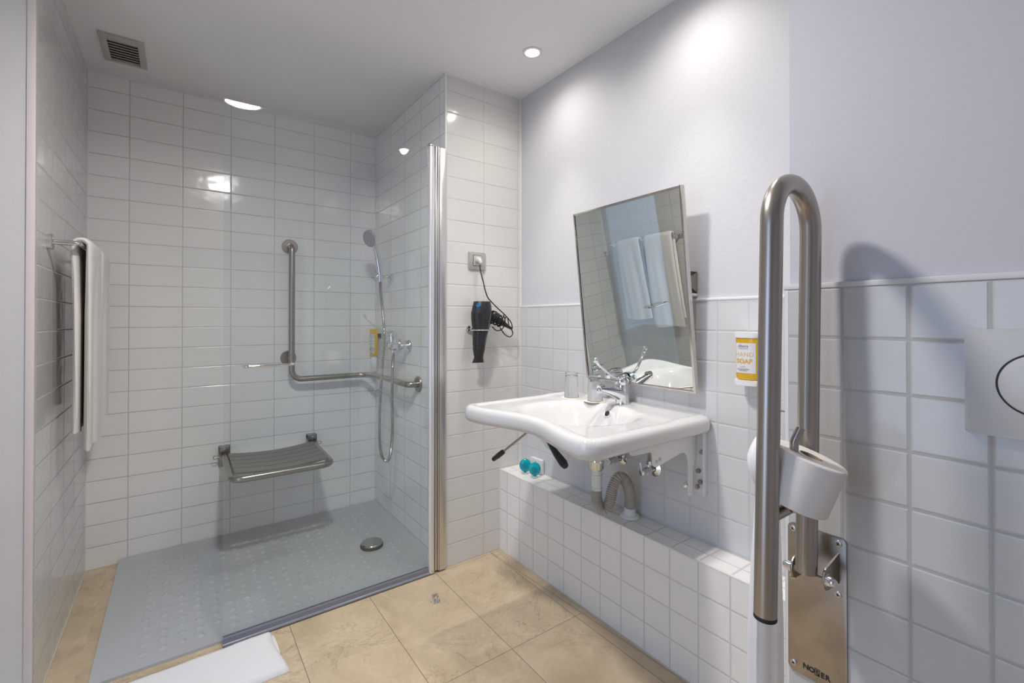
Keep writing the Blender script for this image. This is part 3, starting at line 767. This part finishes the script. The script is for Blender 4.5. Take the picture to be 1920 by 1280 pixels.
# levers: thin steel rod with black grip, and the near one hidden behind a long grip
b = MB(); b.cyl((1.0, 1.285, .806), (1.0, 1.452, .691), .0042, seg=14); o = b.build('lever_rod', steel, root)
b = MB(); b.tube([(1.0, 1.436, .702), (1.0, 1.444, .6965), (1.0, 1.475, .675), (1.0, 1.508, .653)], [.0055, .0095, .0105, .0085], 20); b.build('grip', black_pl, o)
b = MB(); b.cyl((1.10, 1.27, .800), (1.02, 1.215, .792), .0042, seg=14); o = b.build('lever_rod', steel, root)
b = MB(); b.tube([(1.02, 1.215, .793), (1.00, 1.17, .786), (.985, 1.12, .768), (.975, 1.075, .750), (.972, 1.063, .745)], [.004, .0075, .0115, .0135, .010], 20); b.build('grip', black_pl, o)

# ------------------------------------------------------------------ plumbing
root = thing('basin_trap', 'chrome waste collar with ribbed flexible grey drain pipe down to the ledge', 'drain pipe', (1.30, CY_, .417))
DX = 1.30
b = MB(); b.lathe([(0, .724), (.024, .724), (.0255, .72), (.0255, .668), (.0285, .664), (.0285, .655), (.0265, .652), (.0265, .632), (.021, .624), (0, .624)], (DX, CY_, 0), seg=36); b.build('collar', chrome, root)
b = MB(); b.lathe([(0, .63), (.0185, .63), (.0185, .607), (.0215, .606), (.0215, .602), (.0195, .600), (.0195, .57), (.0215, .548), (0, .548)], (DX, CY_, 0), seg=32); b.box((DX - .0212, CY_ - .006, .562), (DX - .017, CY_ + .006, .592), .001); b.build('connector', white_pl, root)
pp = spline([(1.30, 1.245, .560), (1.30, 1.247, .532), (1.303, 1.246, .500), (1.313, 1.235, .478), (1.326, 1.222, .478), (1.338, 1.213, .505), (1.350, 1.211, .550), (1.368, 1.208, .582), (1.385, 1.204, .590), (1.405, 1.199, .578), (1.428, 1.197, .540), (1.446, 1.205, .490), (1.452, 1.213, .452)], 40)
# resample evenly
acc = [0]
for a, c in zip(pp, pp[1:]): acc.append(acc[-1] + (c - a).length)
tot = acc[-1]; NN = 620; res = []; j = 0
for k in range(NN + 1):
    s = tot * k / NN
    while j < len(acc) - 2 and acc[j + 1] < s: j += 1
    res.append(pp[j].lerp(pp[j + 1], (s - acc[j]) / max(1e-9, acc[j + 1] - acc[j])))
per = tot / 52
b = MB(); b.tube(res, [.0195 + .0023 * math.cos(2 * PI * (tot * k / NN) / per) for k in range(NN + 1)], 24); b.build('ribbed_pipe', corr_m, root, sharp=80)
b = MB(); b.lathe([(0, .4178), (.038, .4178), (.0385, .422), (.036, .426), (.026, .430), (.023, .436), (.0225, .452), (.0195, .456), (0, .456)], (1.453, 1.213, 0), seg=40); b.build('floor_flange', white_pl, root)
def valve(y, lab):
    z = .622
    t = thing('angle_valve', lab, 'valve', (XS, y, z))
    b = MB(); b.lathe([(0, 0), (.031, 0), (.030, .004), (.018, .010), (.012, .012)], (XS, y, z), (-1, 0, 0), 36); b.build('wall_rose', chrome, t)
    b = MB(); b.cyl((XS - .01, y, z), (1.452, y, z), .0105, seg=20); b.lathe([(0, 0), (.0145, 0), (.0145, .022), (0, .022)], (1.452 + .012, y, z), (-1, 0, 0), 24); b.cyl((1.463, y, z), (1.463, y, z + .028), .0085, seg=20); b.cyl((1.463, y, z + .022), (1.463, y, z + .036), .011, seg=6)
    b.build('body', chrome, t)
    b = MB(); b.cyl((1.445, y, z), (1.418, y, z - .001), .0135, .0125, bevel=.002); b.cyl((1.422, y, z), (1.419, y + .006, z + .036), .0042, seg=12, bevel=.001); b.build('lever_knob', chrome, t)
    b = MB(); hp = spline([(1.463, y, z + .034), (1.463, y, z + .07), (1.452, y + .01, z + .12), (1.43, y + (CY_ - y) * .5, z + .175)], 24); b.tube(hp, [.0055 + .0006 * (i % 2) for i in range(len(hp))], 12); b.build('supply_hose', mat('hose_braid', (.45, .43, .41), .35, metal=1), t)
valve(1.296, 'chrome angle valve beside the drain pipe, left one of the two under the basin')
valve(1.128, 'chrome angle valve under the basin, right one next to the white bracket')

# ------------------------------------------------------------------ tap
FX, FY = 1.437, 1.238
root = thing('basin_tap', 'chrome mixer tap with long curved elbow lever on the basin', 'tap', (FX, FY, ZR - .004))
b = MB()
sp = [Vector((FX - .128 * k / 24, FY, ZR + .036 + .0315 * (k / 24) ** .8)) for k in range(25)]
b.tube(sp, [.0265 - .0115 * (k / 24) ** .8 for k in range(25)], 28, ry=[.0345 - .0245 * (k / 24) ** .62 for k in range(25)], up=(0, 0, 1))
b.lathe([(0, 0), (.0265, 0), (.028, .0015), (.0272, .006), (.0268, .03), (.0272, .078), (.0265, .081), (0, .081)], (FX + .001, FY, ZR - .0035), seg=40)
b.build('body', chrome, root)
b = MB(); b.lathe([(0, 0), (.0105, 0), (.0115, .003), (.0115, .015), (.010, .018), (0, .018)], (FX - .127, FY, ZR + .053), (0, 0, 1), 24); b.tube([(FX - .132, FY, ZR + .071), (FX - .11, FY, ZR + .073)], [.012, .0135], 20); b.build('aerator', chrome, root)
b = MB(); b.sphere((FX - .002, FY, ZR + .088), .0295, 1, 1, .80, 32); b.cyl((FX, FY, ZR + .079), (FX, FY, ZR + .086), .0275, bevel=.002); b.build('cartridge_cap', chrome, root)
b = MB()
lv = spline([(FX + .012, FY, ZR + .108), (FX - .008, FY, ZR + .108), (FX - .035, FY + .001, ZR + .104), (FX - .065, FY + .004, ZR + .118), (FX - .095, FY + .008, ZR + .140), (FX - .120, FY + .012, ZR + .158), (FX - .137, FY + .014, ZR + .178)], 6); n = len(lv)
b.tube(lv, [.0065 + .016 * max(0, 1 - i / 15) ** .8 + .005 * max(0, (i - n + 8) / 8) for i in range(n)], 18, ry=[.0045 + .008 * max(0, 1 - i / 12) for i in range(n)])
b.sphere(lv[-1], .0115, .8, 1, 1); b.build('elbow_lever', chrome, root)

# ------------------------------------------------------------------ tumblers on paper coasters
def tumbler(c, lab_g, lab_c):
    z = ZR - .0026
    b = MB(); b.lathe([(0, 0), (.044, 0), (.0445, .0006), (.044, .0014), (0, .0014)], (c[0] - .002, c[1] + .002, z), seg=48, sx=1.0); tag(b.build('paper_coaster', card_m), lab_c, 'coaster', 'paper coasters on the basin')
    t = z + .0016; h = .109
    b = MB(); b.lathe([(.0305, 0), (.0312, .001), (.0305, .03), (.0270, h - .004), (.025, h - .001), (.021, h), (0, h - .002), (0, h - .014), (.020, h - .015), (.0245, h - .02), (.0285, .03), (.0292, .001), (.0305, 0)], (c[0], c[1], t), seg=56)
    tag(b.build('glass_tumbler', glass_m, sharp=50), lab_g, 'glass', 'upturned tumblers on the basin')
tumbler((1.378, 1.468), 'upturned clear glass tumbler on the basin nearer the hair dryer', 'round cream paper coaster under the tumbler farther from the tap')
tumbler((1.395, 1.345), 'upturned clear glass tumbler on the basin right behind the tap spout', 'round cream paper coaster under the tumbler closest to the tap')

# ------------------------------------------------------------------ tilting mirror
root = thing('tilting_mirror', 'rectangular tilted wall mirror in a slim steel frame above the basin', 'mirror', (XS, 1.19, 1.3))
MY0, MY1 = .921, 1.457; YAW = .014
def mpt(y, s, d):      # s 0 bottom .. 1 top, d depth behind the face
    x = 1.450 + (1.366 - 1.450) * s + YAW * (y - .921) / .536 * .7; z = .943 + .711 * s
    nx, nz = -.993, -.117
    return Vector((x - nx * d, y, z - nz * d))
def slab(b, ya, yb, sa, sb, d0, d1, bevel=0):
    vs = [mpt(y, s_, d) for d in (d0, d1) for y, s_ in ((ya, sa), (yb, sa), (yb, sb), (ya, sb))]
    bv, ff = b._add(vs, [(0, 1, 2, 3), (7, 6, 5, 4), (0, 4, 5, 1), (1, 5, 6, 2), (2, 6, 7, 3), (3, 7, 4, 0)])
    if bevel: bmesh.ops.bevel(b.bm, geom=list({e for f in ff for e in f.edges}), offset=bevel, segments=2, profile=.5, affect='EDGES')
b = MB(); fw = .009; fs = fw / .716
slab(b, MY0, MY0 + fw, 0, 1, 0, .020, .001); slab(b, MY1 - fw, MY1, 0, 1, 0, .020, .001); slab(b, MY0 + fw, MY1 - fw, 0, fs, 0, .020, .001); slab(b, MY0 + fw, MY1 - fw, 1 - fs, 1, 0, .020, .001)
b.build('frame', mat('frame_steel', (.58, .545, .51), .22, metal=1, rvar=.06, vscale=12), root)
b = MB(); slab(b, MY0 + fw - .001, MY1 - fw + .001, fs - .001, 1 - fs + .001, .003, .008); b.build('mirror_glass', mirror_m, root, smooth=False)
for ye, s in ((.949, 1), (1.429, -1)):
    z0_, z1_, zc = 1.294, 1.371, 1.334
    b = MB(); b.box((1.452, ye + s * .0015, z0_), (XS + .006, ye + s * .045, z1_), .001)
    o = b.build('pivot_bracket', mat('bracket_bronze', (.085, .062, .047), .35, metal=.7) if 'bracket_bronze' not in bpy.data.materials else bpy.data.materials['bracket_bronze'], root, smooth=False)
    b = MB(); b.prism([(XS + .004, z0_ + .001), (1.453, zc - .014), (1.444, zc - .012), (1.444, zc + .012), (1.453, zc + .014), (XS + .004, z1_ - .001)], lambda a, c, d: (a, d, c), ye - .001, ye + .001)
    b.build('side_cheek', steel_plate, o, smooth=False)
    b = MB(); b.cyl((1.436, ye - s * .010, zc), (1.436, ye + s * .012, zc), .004, seg=12); b.sphere((1.436, ye - s * .010, zc), .006, seg=16); b.build('pivot_screw', chrome, o)
    b = MB(); b.box((1.465, ye + s * .0, z0_ - .010), (XS + .006, ye + s * .045, z0_ - .0005), .001); b.build('bracket_foot', white_metal, o)

# ------------------------------------------------------------------ wall soap dispenser by the basin
root = thing('soap_dispenser', 'yellow hand soap bottle in a white wall holder beside the mirror', 'soap dispenser', (XS, .735, .99))
cx_, cy_, rx_, ry_ = 1.462, .742, .030, .041
def oval(n=40, k=1.0, p=2.6, flat=True):
    return [(cx_ + math.copysign(abs(math.cos(a)) ** (2 / p), math.cos(a)) * rx_ * k, cy_ + math.copysign(abs(math.sin(a)) ** (2 / p), math.sin(a)) * ry_ * k) for a in [2 * PI * i / n for i in range(n)]]
b = MB(); b.prism(oval(k=1.04), lambda a, c, d: (min(a, XS - .0005), c, d), 1.142, 1.160, .0015); b.prism(oval(k=1.04), lambda a, c, d: (min(a, XS - .0005), c, d), .993, 1.010, .0015); b.box((XS - .007, cy_ - .03, 1.0), (XS - .0002, cy_ + .03, 1.15), .001); b.build('holder', white_pl, root, sharp=30)
rows = [[(cx_ + (a - cx_) * k, cy_ + (c - cy_) * k, z) for a, c in oval(k=.94)] for z, k in ((1.0105, .80), (1.012, .90), (1.018, .97), (1.03, 1), (1.1415, 1))]
b = MB(); b.grid(rows, closed_u=True); bmesh.ops.holes_fill(b.bm, edges=[e for e in b.bm.edges if e.is_boundary], sides=0); b.build('bottle', yellow, root, sharp=40)
def text_on(name, txt, size, fn, m, parent, bold=0.0, track=1.0, align='CENTER', shear=0, depth=.0003):
    cu = bpy.data.curves.new('t', 'FONT'); cu.body = txt; cu.size = size; cu.align_x = align; cu.extrude = 0; cu.offset = bold; cu.space_character = track; cu.shear = shear; cu.resolution_u = 3
    ob = bpy.data.objects.new('t', cu); SC.collection.objects.link(ob)
    dg = bpy.context.evaluated_depsgraph_get(); dg.update(); me = bpy.data.meshes.new_from_object(ob.evaluated_get(dg))
    b = MB(); vs = [Vector(fn(v.co.x, v.co.y)) for v in me.vertices]; b._add(vs, [tuple(p.vertices) for p in me.polygons])
    bpy.data.objects.remove(ob); bpy.data.curves.remove(cu); bpy.data.meshes.remove(me)
    return b.build(name, m, parent, smooth=False)
# label wraps the front (faces -X); s>0 runs towards the camera side (-Y)
RL = oval(k=.955, n=240)
def lab(s, z, off=0.0):
    y = cy_ - s; t = min(1, abs(s) / (ry_ * .955)); x = cx_ - rx_ * .955 * (1 - t ** 2.6) ** (1 / 2.6)
    return (x - off, y, z)
b = MB(); b.grid([[lab(-.031 + .062 * k / 24, z, .0004) for k in range(25)] for z in (1.032, 1.126)]); lb = b.build('paper_label', label_w, root)
text_on('lettering', 'Abora', .013, lambda x, y: lab(x - .006, 1.1125 + y, .0009), ink_g, lb, shear=.25)
text_on('lettering', 'by Lopesan Hotels', .0042, lambda x, y: lab(x - .006, 1.1075 + y, .0009), ink_g, lb)
text_on('lettering', 'HAND', .0185, lambda x, y: lab(x - .002, 1.084 + y, .0009), ink_o, lb, bold=-.0002, track=1.15)
text_on('lettering', 'SOAP', .0195, lambda x, y: lab(x - .002, 1.0625 + y, .0009), ink_o, lb, bold=.0007, track=1.05)
b = MB()
for z_, w_ in ((1.051, .010), (1.0445, .022), (1.0415, .020), (1.0385, .014)):
    for k in range(int(w_ / .003)):
        s0 = -w_ + k * .006; b.grid([[lab(s0 + .0046 * q - .004, z_ + e, .0009) for q in (0, 1)] for e in (0, .0013)])
b.build('lettering', ink_g, lb, smooth=False)

# ------------------------------------------------------------------ wall socket with plug, hair dryer and its ring
root = thing('wall_socket', 'square champagne-coloured wall socket with a plug in it on the tiled wall', 'wall socket', (1.222, YS, 1.497))
b = MB(); b.prism(rrect(.098, .090, .006, 4, 1.221, 1.497), lambda a, c, d: (a, d, c), YS - .010, YS, .002); b.build('frame', outlet_m, root)
b = MB(); b.prism(rrect(.048, .050, .002, 3, 1.221, 1.499), lambda a, c, d: (a, d, c), YS - .0135, YS - .009, .001); b.build('socket_insert', mat('outlet_light', (.58, .57, .54), .35, metal=.4), root)
b = MB(); b.prism(rrect(.052, .054, .002, 3, 1.221, 1.499), lambda a, c, d: (a, d, c), YS - .0108, YS - .0099); b.build('gap', dark_m, root)
root = thing('hair_dryer', 'black hair dryer hanging nozzle down in a chrome wall ring', 'hair dryer', (1.205, 1.935, .99))
DY = 1.93
prof = [(.990, 1.1875, .0335, .0105), (1.006, 1.190, .0275, .0135), (1.018, 1.1915, .0238, .017), (1.032, 1.192, .0265, .022), (1.055, 1.193, .0300, .029), (1.075, 1.194, .0310, .0305),
        (1.076, 1.194, .0320, .0315), (1.13, 1.200, .0375, .036), (1.15, 1.2035, .0400, .038), (1.175, 1.2055, .048, .041), (1.205, 1.2085, .0545, .043), (1.232, 1.2095, .0555, .0435), (1.2325, 1.2095, .0560, .044), (1.265, 1.2105, .0490, .041), (1.285, 1.2115, .0445, .038), (1.290, 1.2118, .0425, .036), (1.288, 1.2118, .038, .032), (1.284, 1.2118, .02, .018), (1.283, 1.2118, .002, .002)]
b = MB(); b.grid([[(x + rx * math.cos(a), DY + ry * math.sin(a), z) for a in [2 * PI * k / 40 for k in range(40)]] for z, x, rx, ry in prof if z >= 1.0759 or 0], closed_u=True)
b.lathe([(0, 1.0762), (.03, 1.0762)], (1.194, DY, 0), seg=24); body = b.build('body', black_pl, root, sharp=30)
b = MB(); b.grid([[(x + rx * math.cos(a), DY + ry * math.sin(a), z) for a in [2 * PI * k / 40 for k in range(40)]] for z, x, rx, ry in prof if z < 1.0759], closed_u=True); b.lathe([(0, .996), (.008, .996)], (1.1885, DY, 0), seg=12); b.build('nozzle', black_pl, root, sharp=30)
hx = [(1.235, DY, 1.228), (1.262, DY, 1.217), (1.30, DY, 1.200), (1.340, DY, 1.180), (1.375, DY, 1.162), (1.392, DY, 1.153)]
b = MB(); b.tube(hx, [.026, .0245, .022, .016, .009, .007], 24, ry=[.022, .021, .019, .013, .008, .006]); b.build('handle', black_pl, root)
b = MB()
for k in range(7):
    t = k / 6; c = Vector((1.266 + .060 * t, DY, 1.216 - .026 * t)); R = .031 - .005 * t + .003 * math.sin(k * 2.3)
    dr = Vector((.90, .10 * math.sin(k * 1.7), -.42 + .14 * math.sin(k * 2.9))).normalized(); u = dr.orthogonal().normalized(); w = dr.cross(u)
    b.tube([c + (u * math.cos(a) + w * math.sin(a)) * R for a in [2 * PI * q / 28 for q in range(28)]], .0031, 8, closed=True)
b.tube(spline([(1.325, DY - .02, 1.226), (1.335, DY - .022, 1.19), (1.32, DY - .02, 1.155), (1.29, DY - .015, 1.145), (1.265, DY - .01, 1.165)], 8), .0028, 8)
b.tube(spline([(1.375, DY, 1.165), (1.360, DY - .01, 1.205), (1.35, DY - .012, 1.215), (1.342, DY - .01, 1.205)], 8), .0028, 8)
b.tube(spline([(1.390, DY, 1.155), (1.398, DY, 1.128), (1.375, DY - .005, 1.112), (1.340, DY - .008, 1.128), (1.312, DY - .01, 1.160)], 8), .0028, 8)
b.tube(spline([(1.222, YS - .03, 1.478), (1.223, 1.962, 1.44), (1.235, 1.955, 1.385), (1.243, 1.95, 1.345), (1.260, 1.948, 1.308), (1.310, 1.944, 1.262), (1.362, 1.94, 1.220), (1.392, 1.935, 1.185), (1.396, DY, 1.155)], 10), .0030, 10)
cd = b.build('cord', cord_m, root)
b = MB(); b.tube([(1.221, YS - .0135, 1.502), (1.221, YS - .026, 1.500), (1.222, YS - .040, 1.490), (1.222, YS - .043, 1.481)], [.0155, .0145, .010, .0055], 20); b.build('plug', mat('plug_pale', (.62, .60, .55), .3), root)
b = MB(); b.lathe([(0, 0), (.013, 0), (.012, .0015), (0, .002)], (1.1745, DY - .0262, 1.270), Vector((-.80, -.62, .1)), 24, sx=1, sy=.75); o = b.build('switch_badge', blue_m, root); o['label'] = 'small blue badge'
def dry(xc, z0, yoff=.0):
    def f(x, y):
        z = z0 - x; 
        for (za, xa, ra, ya), (zb, xb, rb, yb) in zip(prof[:-3], prof[1:-3]):
            if za <= z <= zb:
                t = (z - za) / max(1e-6, zb - za); X0 = xa + (xb - xa) * t; RX_ = ra + (rb - ra) * t; RY_ = ya + (yb - ya) * t
                px = xc + (z - 1.15) * .20 + y; q = max(-.98, min(.98, (px - X0) / RX_)); return (px, DY - RY_ * math.sqrt(1 - q * q) - .0007, z)
        return (xc, DY - .04, z)
    return f
text_on('lettering', 'TAURUS', .0115, dry(1.222, 1.106), ink_w, body)
text_on('lettering', '2200', .0095, dry(1.2215, 1.252), ink_w, body)
text_on('lettering', 'PROFESSIONAL SERIES', .0068, dry(1.221, 1.197), ink_w, body)
root = thing('dryer_ring', 'chrome ring holder screwed to the tiles, holding the hair dryer', 'holder', (1.180, YS, 1.150))
b = MB(); b.lathe([(0, 0), (.015, 0), (.0145, .012), (.010, .015), (.006, .010), (0, .010)], (1.172, YS, 1.156), (0, -1, 0), 28); b.cyl((1.172, YS - .005, 1.156), (1.176, YS - .034, 1.153), .0045, seg=12); b.build('wall_mount', chrome, root)
b = MB(); b.tube([(1.2035 + .0455 * math.cos(a), DY + .0435 * math.sin(a), 1.1495) for a in [2 * PI * k / 48 for k in range(48)]], .0032, 10, closed=True); b.build('ring', chrome, root)

# ------------------------------------------------------------------ toiletries on the ledge
def capsule(c, lab_):
    t = thing('gel_capsule', lab_, 'toiletry', (c[0], c[1], .4178), 'teal gel capsules on the ledge')
    rot = Matrix.Rotation(math.radians(-38), 3, 'Z')
    b = MB(); b.sphere((c[0], c[1], .461), 1, .030, .012, .034, 32, rot); b.cyl((c[0], c[1], .424), (c[0], c[1], .434), .006, .011, seg=20); o = b.build('capsule', teal, t)
    b = MB(); b.lathe([(0, 0), (.014, 0), (.0145, .002), (.011, .008), (.006, .010), (0, .010)], (c[0], c[1], .4180), seg=28); b.build('cap', clearpl, t)
    b = MB()
    for k, (z, w) in enumerate(((.468, .013), (.461, .015), (.454, .014), (.447, .015), (.441, .010))):
        dz = (z - .461) / .034; dx = Vector((math.cos(math.radians(38)), -math.sin(math.radians(38)), 0)); nn = Vector((dx.y, -dx.x, 0))
        pts = []
        for q in range(7):
            s = -w + w * 2 * q / 6 - .004; yy = .012 * math.sqrt(max(.05, 1 - (s / .030) ** 2 - dz * dz)) + .0006
            pts.append(Vector((c[0], c[1], 0)) + dx * s + nn * yy)
        b.grid([[(p.x, p.y, z + e) for p in pts] for e in (0, .0028)])
    b.build('lettering', teal_d, o)
capsule((1.428, 1.862), 'teal oval gel capsule standing on the ledge, nearer the tiled end wall')
capsule((1.430, 1.788), 'teal oval gel capsule standing on the ledge in front of the white box')
b = MB(); b.box((XS - .022, 1.795, .4182), (XS - .002, 1.885, .492), .004, 3); b.box((XS - .0225, 1.838, .4735), (XS - .0215, 1.845, .477), mi=1)
tag(b.build('soap_box', [white_pl, dark_m]), 'small white square box leaning on the tiles behind the teal capsules', 'box')

# ------------------------------------------------------------------ folding support rail on the right wall
root = thing('support_rail', 'large brushed steel U-shaped support rail folded up against the right wall', 'support rail', (XR, .408, .6))
RYc = .408; tr = .0192
def railpt(x, z): return (x, RYc, z)
path = [railpt(.8575, .668)]
path += [railpt(.8575 + (.886 - .8575) * k / 6, .668 + (1.372 - .668) * k / 6) for k in range(1, 7)]
for k in range(1, 20):
    a = PI - PI * k / 20; path.append(railpt(.9695 + .0835 * math.cos(a) + .0, 1.378 + .0835 * math.sin(a)))
path += [railpt(1.053 - (1.053 - 1.027) * k / 6, 1.372 - (1.372 - .690) * k / 6) for k in range(0, 7)]
b = MB(); b.tube(path, tr, 32); b.build('tube', steel, root)
b = MB(); b.cyl((.8573, RYc, .6685), (.8570, RYc, .660), tr * 1.0, bevel=.002); b.build('end_cap', rubber, root)['label'] = 'black rubber end cap'
b = MB(); b.cyl((.868, RYc, .838), (1.030, RYc, .838), .0115, seg=20); b.build('cross_bar', steel, root)
b = MB(); b.tube(spline([(.920, .385, .845), (.918, .384, .90), (.917, .384, .965), (.918, .383, .976), (.923, .379, .990), (.9265, .3765, .999)], 6), .0075, 18); b.build('roll_spindle', steel, root)
b = MB(); b.prism(rrect(.112, .325, .010, 5, .421, .585), lambda a, c, d: (d, a, c), XR - .005, XR, .0008); pl = b.build('wall_plate', steel_plate, root, sharp=30)
for yy in (.437, .379):
    prof_ = [(XR - .004, .655), (XR - .004, .716)] + [(1.048 + .021 * math.cos(a), .683 + .023 * math.sin(a)) for a in [PI / 2 + PI * k / 12 for k in range(13)]]
    b = MB(); b.prism(prof_, lambda a, c, d: (a, d, c), yy - .002, yy + .002, .0006); b.build('hinge_ear', steel_plate, root, sharp=30)
b = MB(); b.cyl((1.040, .453, .683), (1.040, .362, .683), .0065, seg=16); b.build('hinge_bolt', steel, root)
for yy, s in ((.439, 1), (.377, -1)):
    b = MB(); b.lathe([(0, 0), (.0120, 0), (.0120, .0015), (.0100, .002), (.0100, .009), (.0082, .0095), (.0078, .014), (.005, .018), (0, .0195)], (1.040, yy, .683), (0, s, 0), 24); b.build('cap_nut', chrome, root)
for yy, z in ((.466, .736), (.379, .735), (.467, .630), (.380, .630), (.466, .440), (.379, .440)):
    b = MB(); b.lathe([(0, .0030), (.0035, .0028), (.0060, .0018), (.0066, 0)], (XR - .005, yy, z), (-1, 0, 0), 24); sc = b.build('screw', mat('screw_head', (.60, .59, .56), .3, metal=.8) if 'screw_head' not in bpy.data.materials else bpy.data.materials['screw_head'], pl)
    b = MB(); a_ = random.uniform(.3, 1.2)
    for q in (0, PI / 2):
        mtx = Matrix.Translation((XR - .0082, yy, z)) @ Matrix.Rotation(a_ + q, 4, 'X'); b.box((-.0003, -.0035, -.0008), (.0005, .0035, .0008), mat=mtx)
    b.build('screw_cross', dark_m, sc, smooth=False)
def pfn(y0, z0): return lambda x, y: (XR - .0054, y0 - x, z0 + y)
text_on('lettering', 'N', .0155, pfn(.4475, .4395), ink_b, pl, bold=.0005, align='LEFT')
text_on('lettering', 'O', .0145, pfn(.4360, .4395), ink_b, pl, bold=.0006, align='LEFT')
text_on('lettering', 'ER', .0150, pfn(.4130, .4395), ink_b, pl, bold=.0005, align='LEFT', track=1.15)
b = MB()                                                               # the boxed F: frame, letter, dark corner
fy, fz = .4245, .4378
for (a, c, d, e) in ((0, 0, .0012, .0145), (0, .0133, .0098, .0145), (.0086, 0, .0098, .0145), (0, 0, .0098, .0012), (.0028, .003, .0043, .0115), (.0028, .0100, .0080, .0115), (.0028, .0065, .0070, .0080), (.0052, .001, .0092, .0052)):
    b._add([Vector((XR - .0054, fy - a, fz + c)), Vector((XR - .0054, fy - d, fz + c)), Vector((XR - .0054, fy - d, fz + e)), Vector((XR - .0054, fy - a, fz + e))], [(0, 1, 2, 3)])
b.build('lettering', ink_b, pl, smooth=False)

# toilet roll between the legs of the rail
tc_, bc_ = Vector((.943, .366, .948)), Vector((.928, .394, .861))
ax = (tc_ - bc_).normalized(); hgt = (tc_ - bc_).length
root = thing('toilet_roll', 'thick white toilet roll tilted on the spindle of the support rail', 'toilet roll', bc_)
b = MB(); rr_, ri_ = .060, .019
b.lathe([(ri_, 0), (rr_ - .002, 0), (rr_, .002), (rr_, hgt - .002), (rr_ - .002, hgt), (ri_, hgt), (ri_, 0)], bc_, ax, 72); b.build('paper', paper_m, root, sharp=35)
b = MB(); b.lathe([(ri_ - .001, .0005), (ri_ + .0002, .0005), (ri_ + .0002, hgt - .0005), (ri_ - .001, hgt - .0005), (ri_ - .001, .0005)], bc_, ax, 40); b.build('cardboard_core', mat('cardboard', (.36, .27, .19), .85), root)

# flush plate
root = thing('flush_plate', 'pale grey square flush plate with round button at the right edge', 'flush plate', (XR, .10, 1.094))
b = MB(); b.prism(rrect(.178, .178, .006, 5, .0985, 1.0935), lambda a, c, d: (d, a, c), XR - .013, XR, .0025); b.build('plate', mat('flush_grey', (.56, .56, .57), .35), root, sharp=30)
b = MB(); b.lathe([(.0520, 0), (.0520, .0007), (.0495, .0007), (.0495, 0)], (XR - .013, .0985, 1.0935), (-1, 0, 0), 64); b.build('button_gap', dark_m, root)
b = MB(); b.lathe([(0, .0035), (.044, .003), (.0485, .0015), (.049, 0)], (XR - .013, .0985, 1.0935), (-1, 0, 0), 64); b.build('button', mat('flush_button', (.58, .58, .59), .3), root)

# towel on a ring at the side of the thicker wall, behind the rail
TX, TY = 1.205, .560
root = thing('towel_ring', 'small chrome towel ring on the side of the thick wall behind the rail', 'towel ring', (TX - .005, YR, .97))
b = MB(); b.lathe([(0, 0), (.016, 0), (.016, .008), (0, .010)], (TX - .003, YR + .0006, .975), (0, 1, 0), 24); b.cyl((TX - .003, YR + .005, .975), (TX - .003, YR + .075, .972), .005, seg=14); b.build('arm', chrome, root)
b = MB(); b.tube([(TX - .003 + .034 * math.cos(a), YR + .072 + .0 * math.sin(a), .936 + .034 * math.sin(a)) for a in [2 * PI * k / 32 for k in range(32)]], .0035, 10, closed=True); b.build('ring', chrome, root)
def hanging():
    b = MB(); n = 48; rows = []
    zs = [.912, .905, .895, .88, .86, .84, .82, .80, .785, .77, .75, .72, .68, .62, .55, .48, .42, .36, .31, .275, .272]
    for i, z in enumerate(zs):
        t = (.905 - z) / .62
        if z > .905: w, d = .012, .010
        elif z > .77: k = (.905 - z) / .135; w = .024 + .044 * math.sin(PI * min(1, k * .98 + .08)) ** .7; d = .018 + .020 * math.sin(PI * min(1, k + .05))
        else: w = .030 + .058 * ((.77 - z) / .5) ** .6; d = .020 + .006 * t
        w = min(w, .074)
        cx = TX - .012 - .004 * math.sin(t * 4) - (.018 * max(0, (.77 - z)) / .5)
        row = []
        for q in range(n):
            a = 2 * PI * q / n; fold = 1 + .20 * math.cos(9 * a + t * 2) * (1 if z < .80 else .6)
            row.append((cx + w * .92 * math.cos(a) * (1 + .06 * math.cos(5 * a)), TY + d * fold * math.sin(a), z + (.010 * math.cos(3 * a) if z < .28 else 0)))
        rows.append(row)
    b.grid(rows, closed_u=True); bmesh.ops.holes_fill(b.bm, edges=[e for e in b.bm.edges if e.is_boundary], sides=0); return b
tag(hanging().build('hand_towel', mat_m, sharp=80), 'white hand towel hanging in folds from a ring behind the support rail', 'towel')
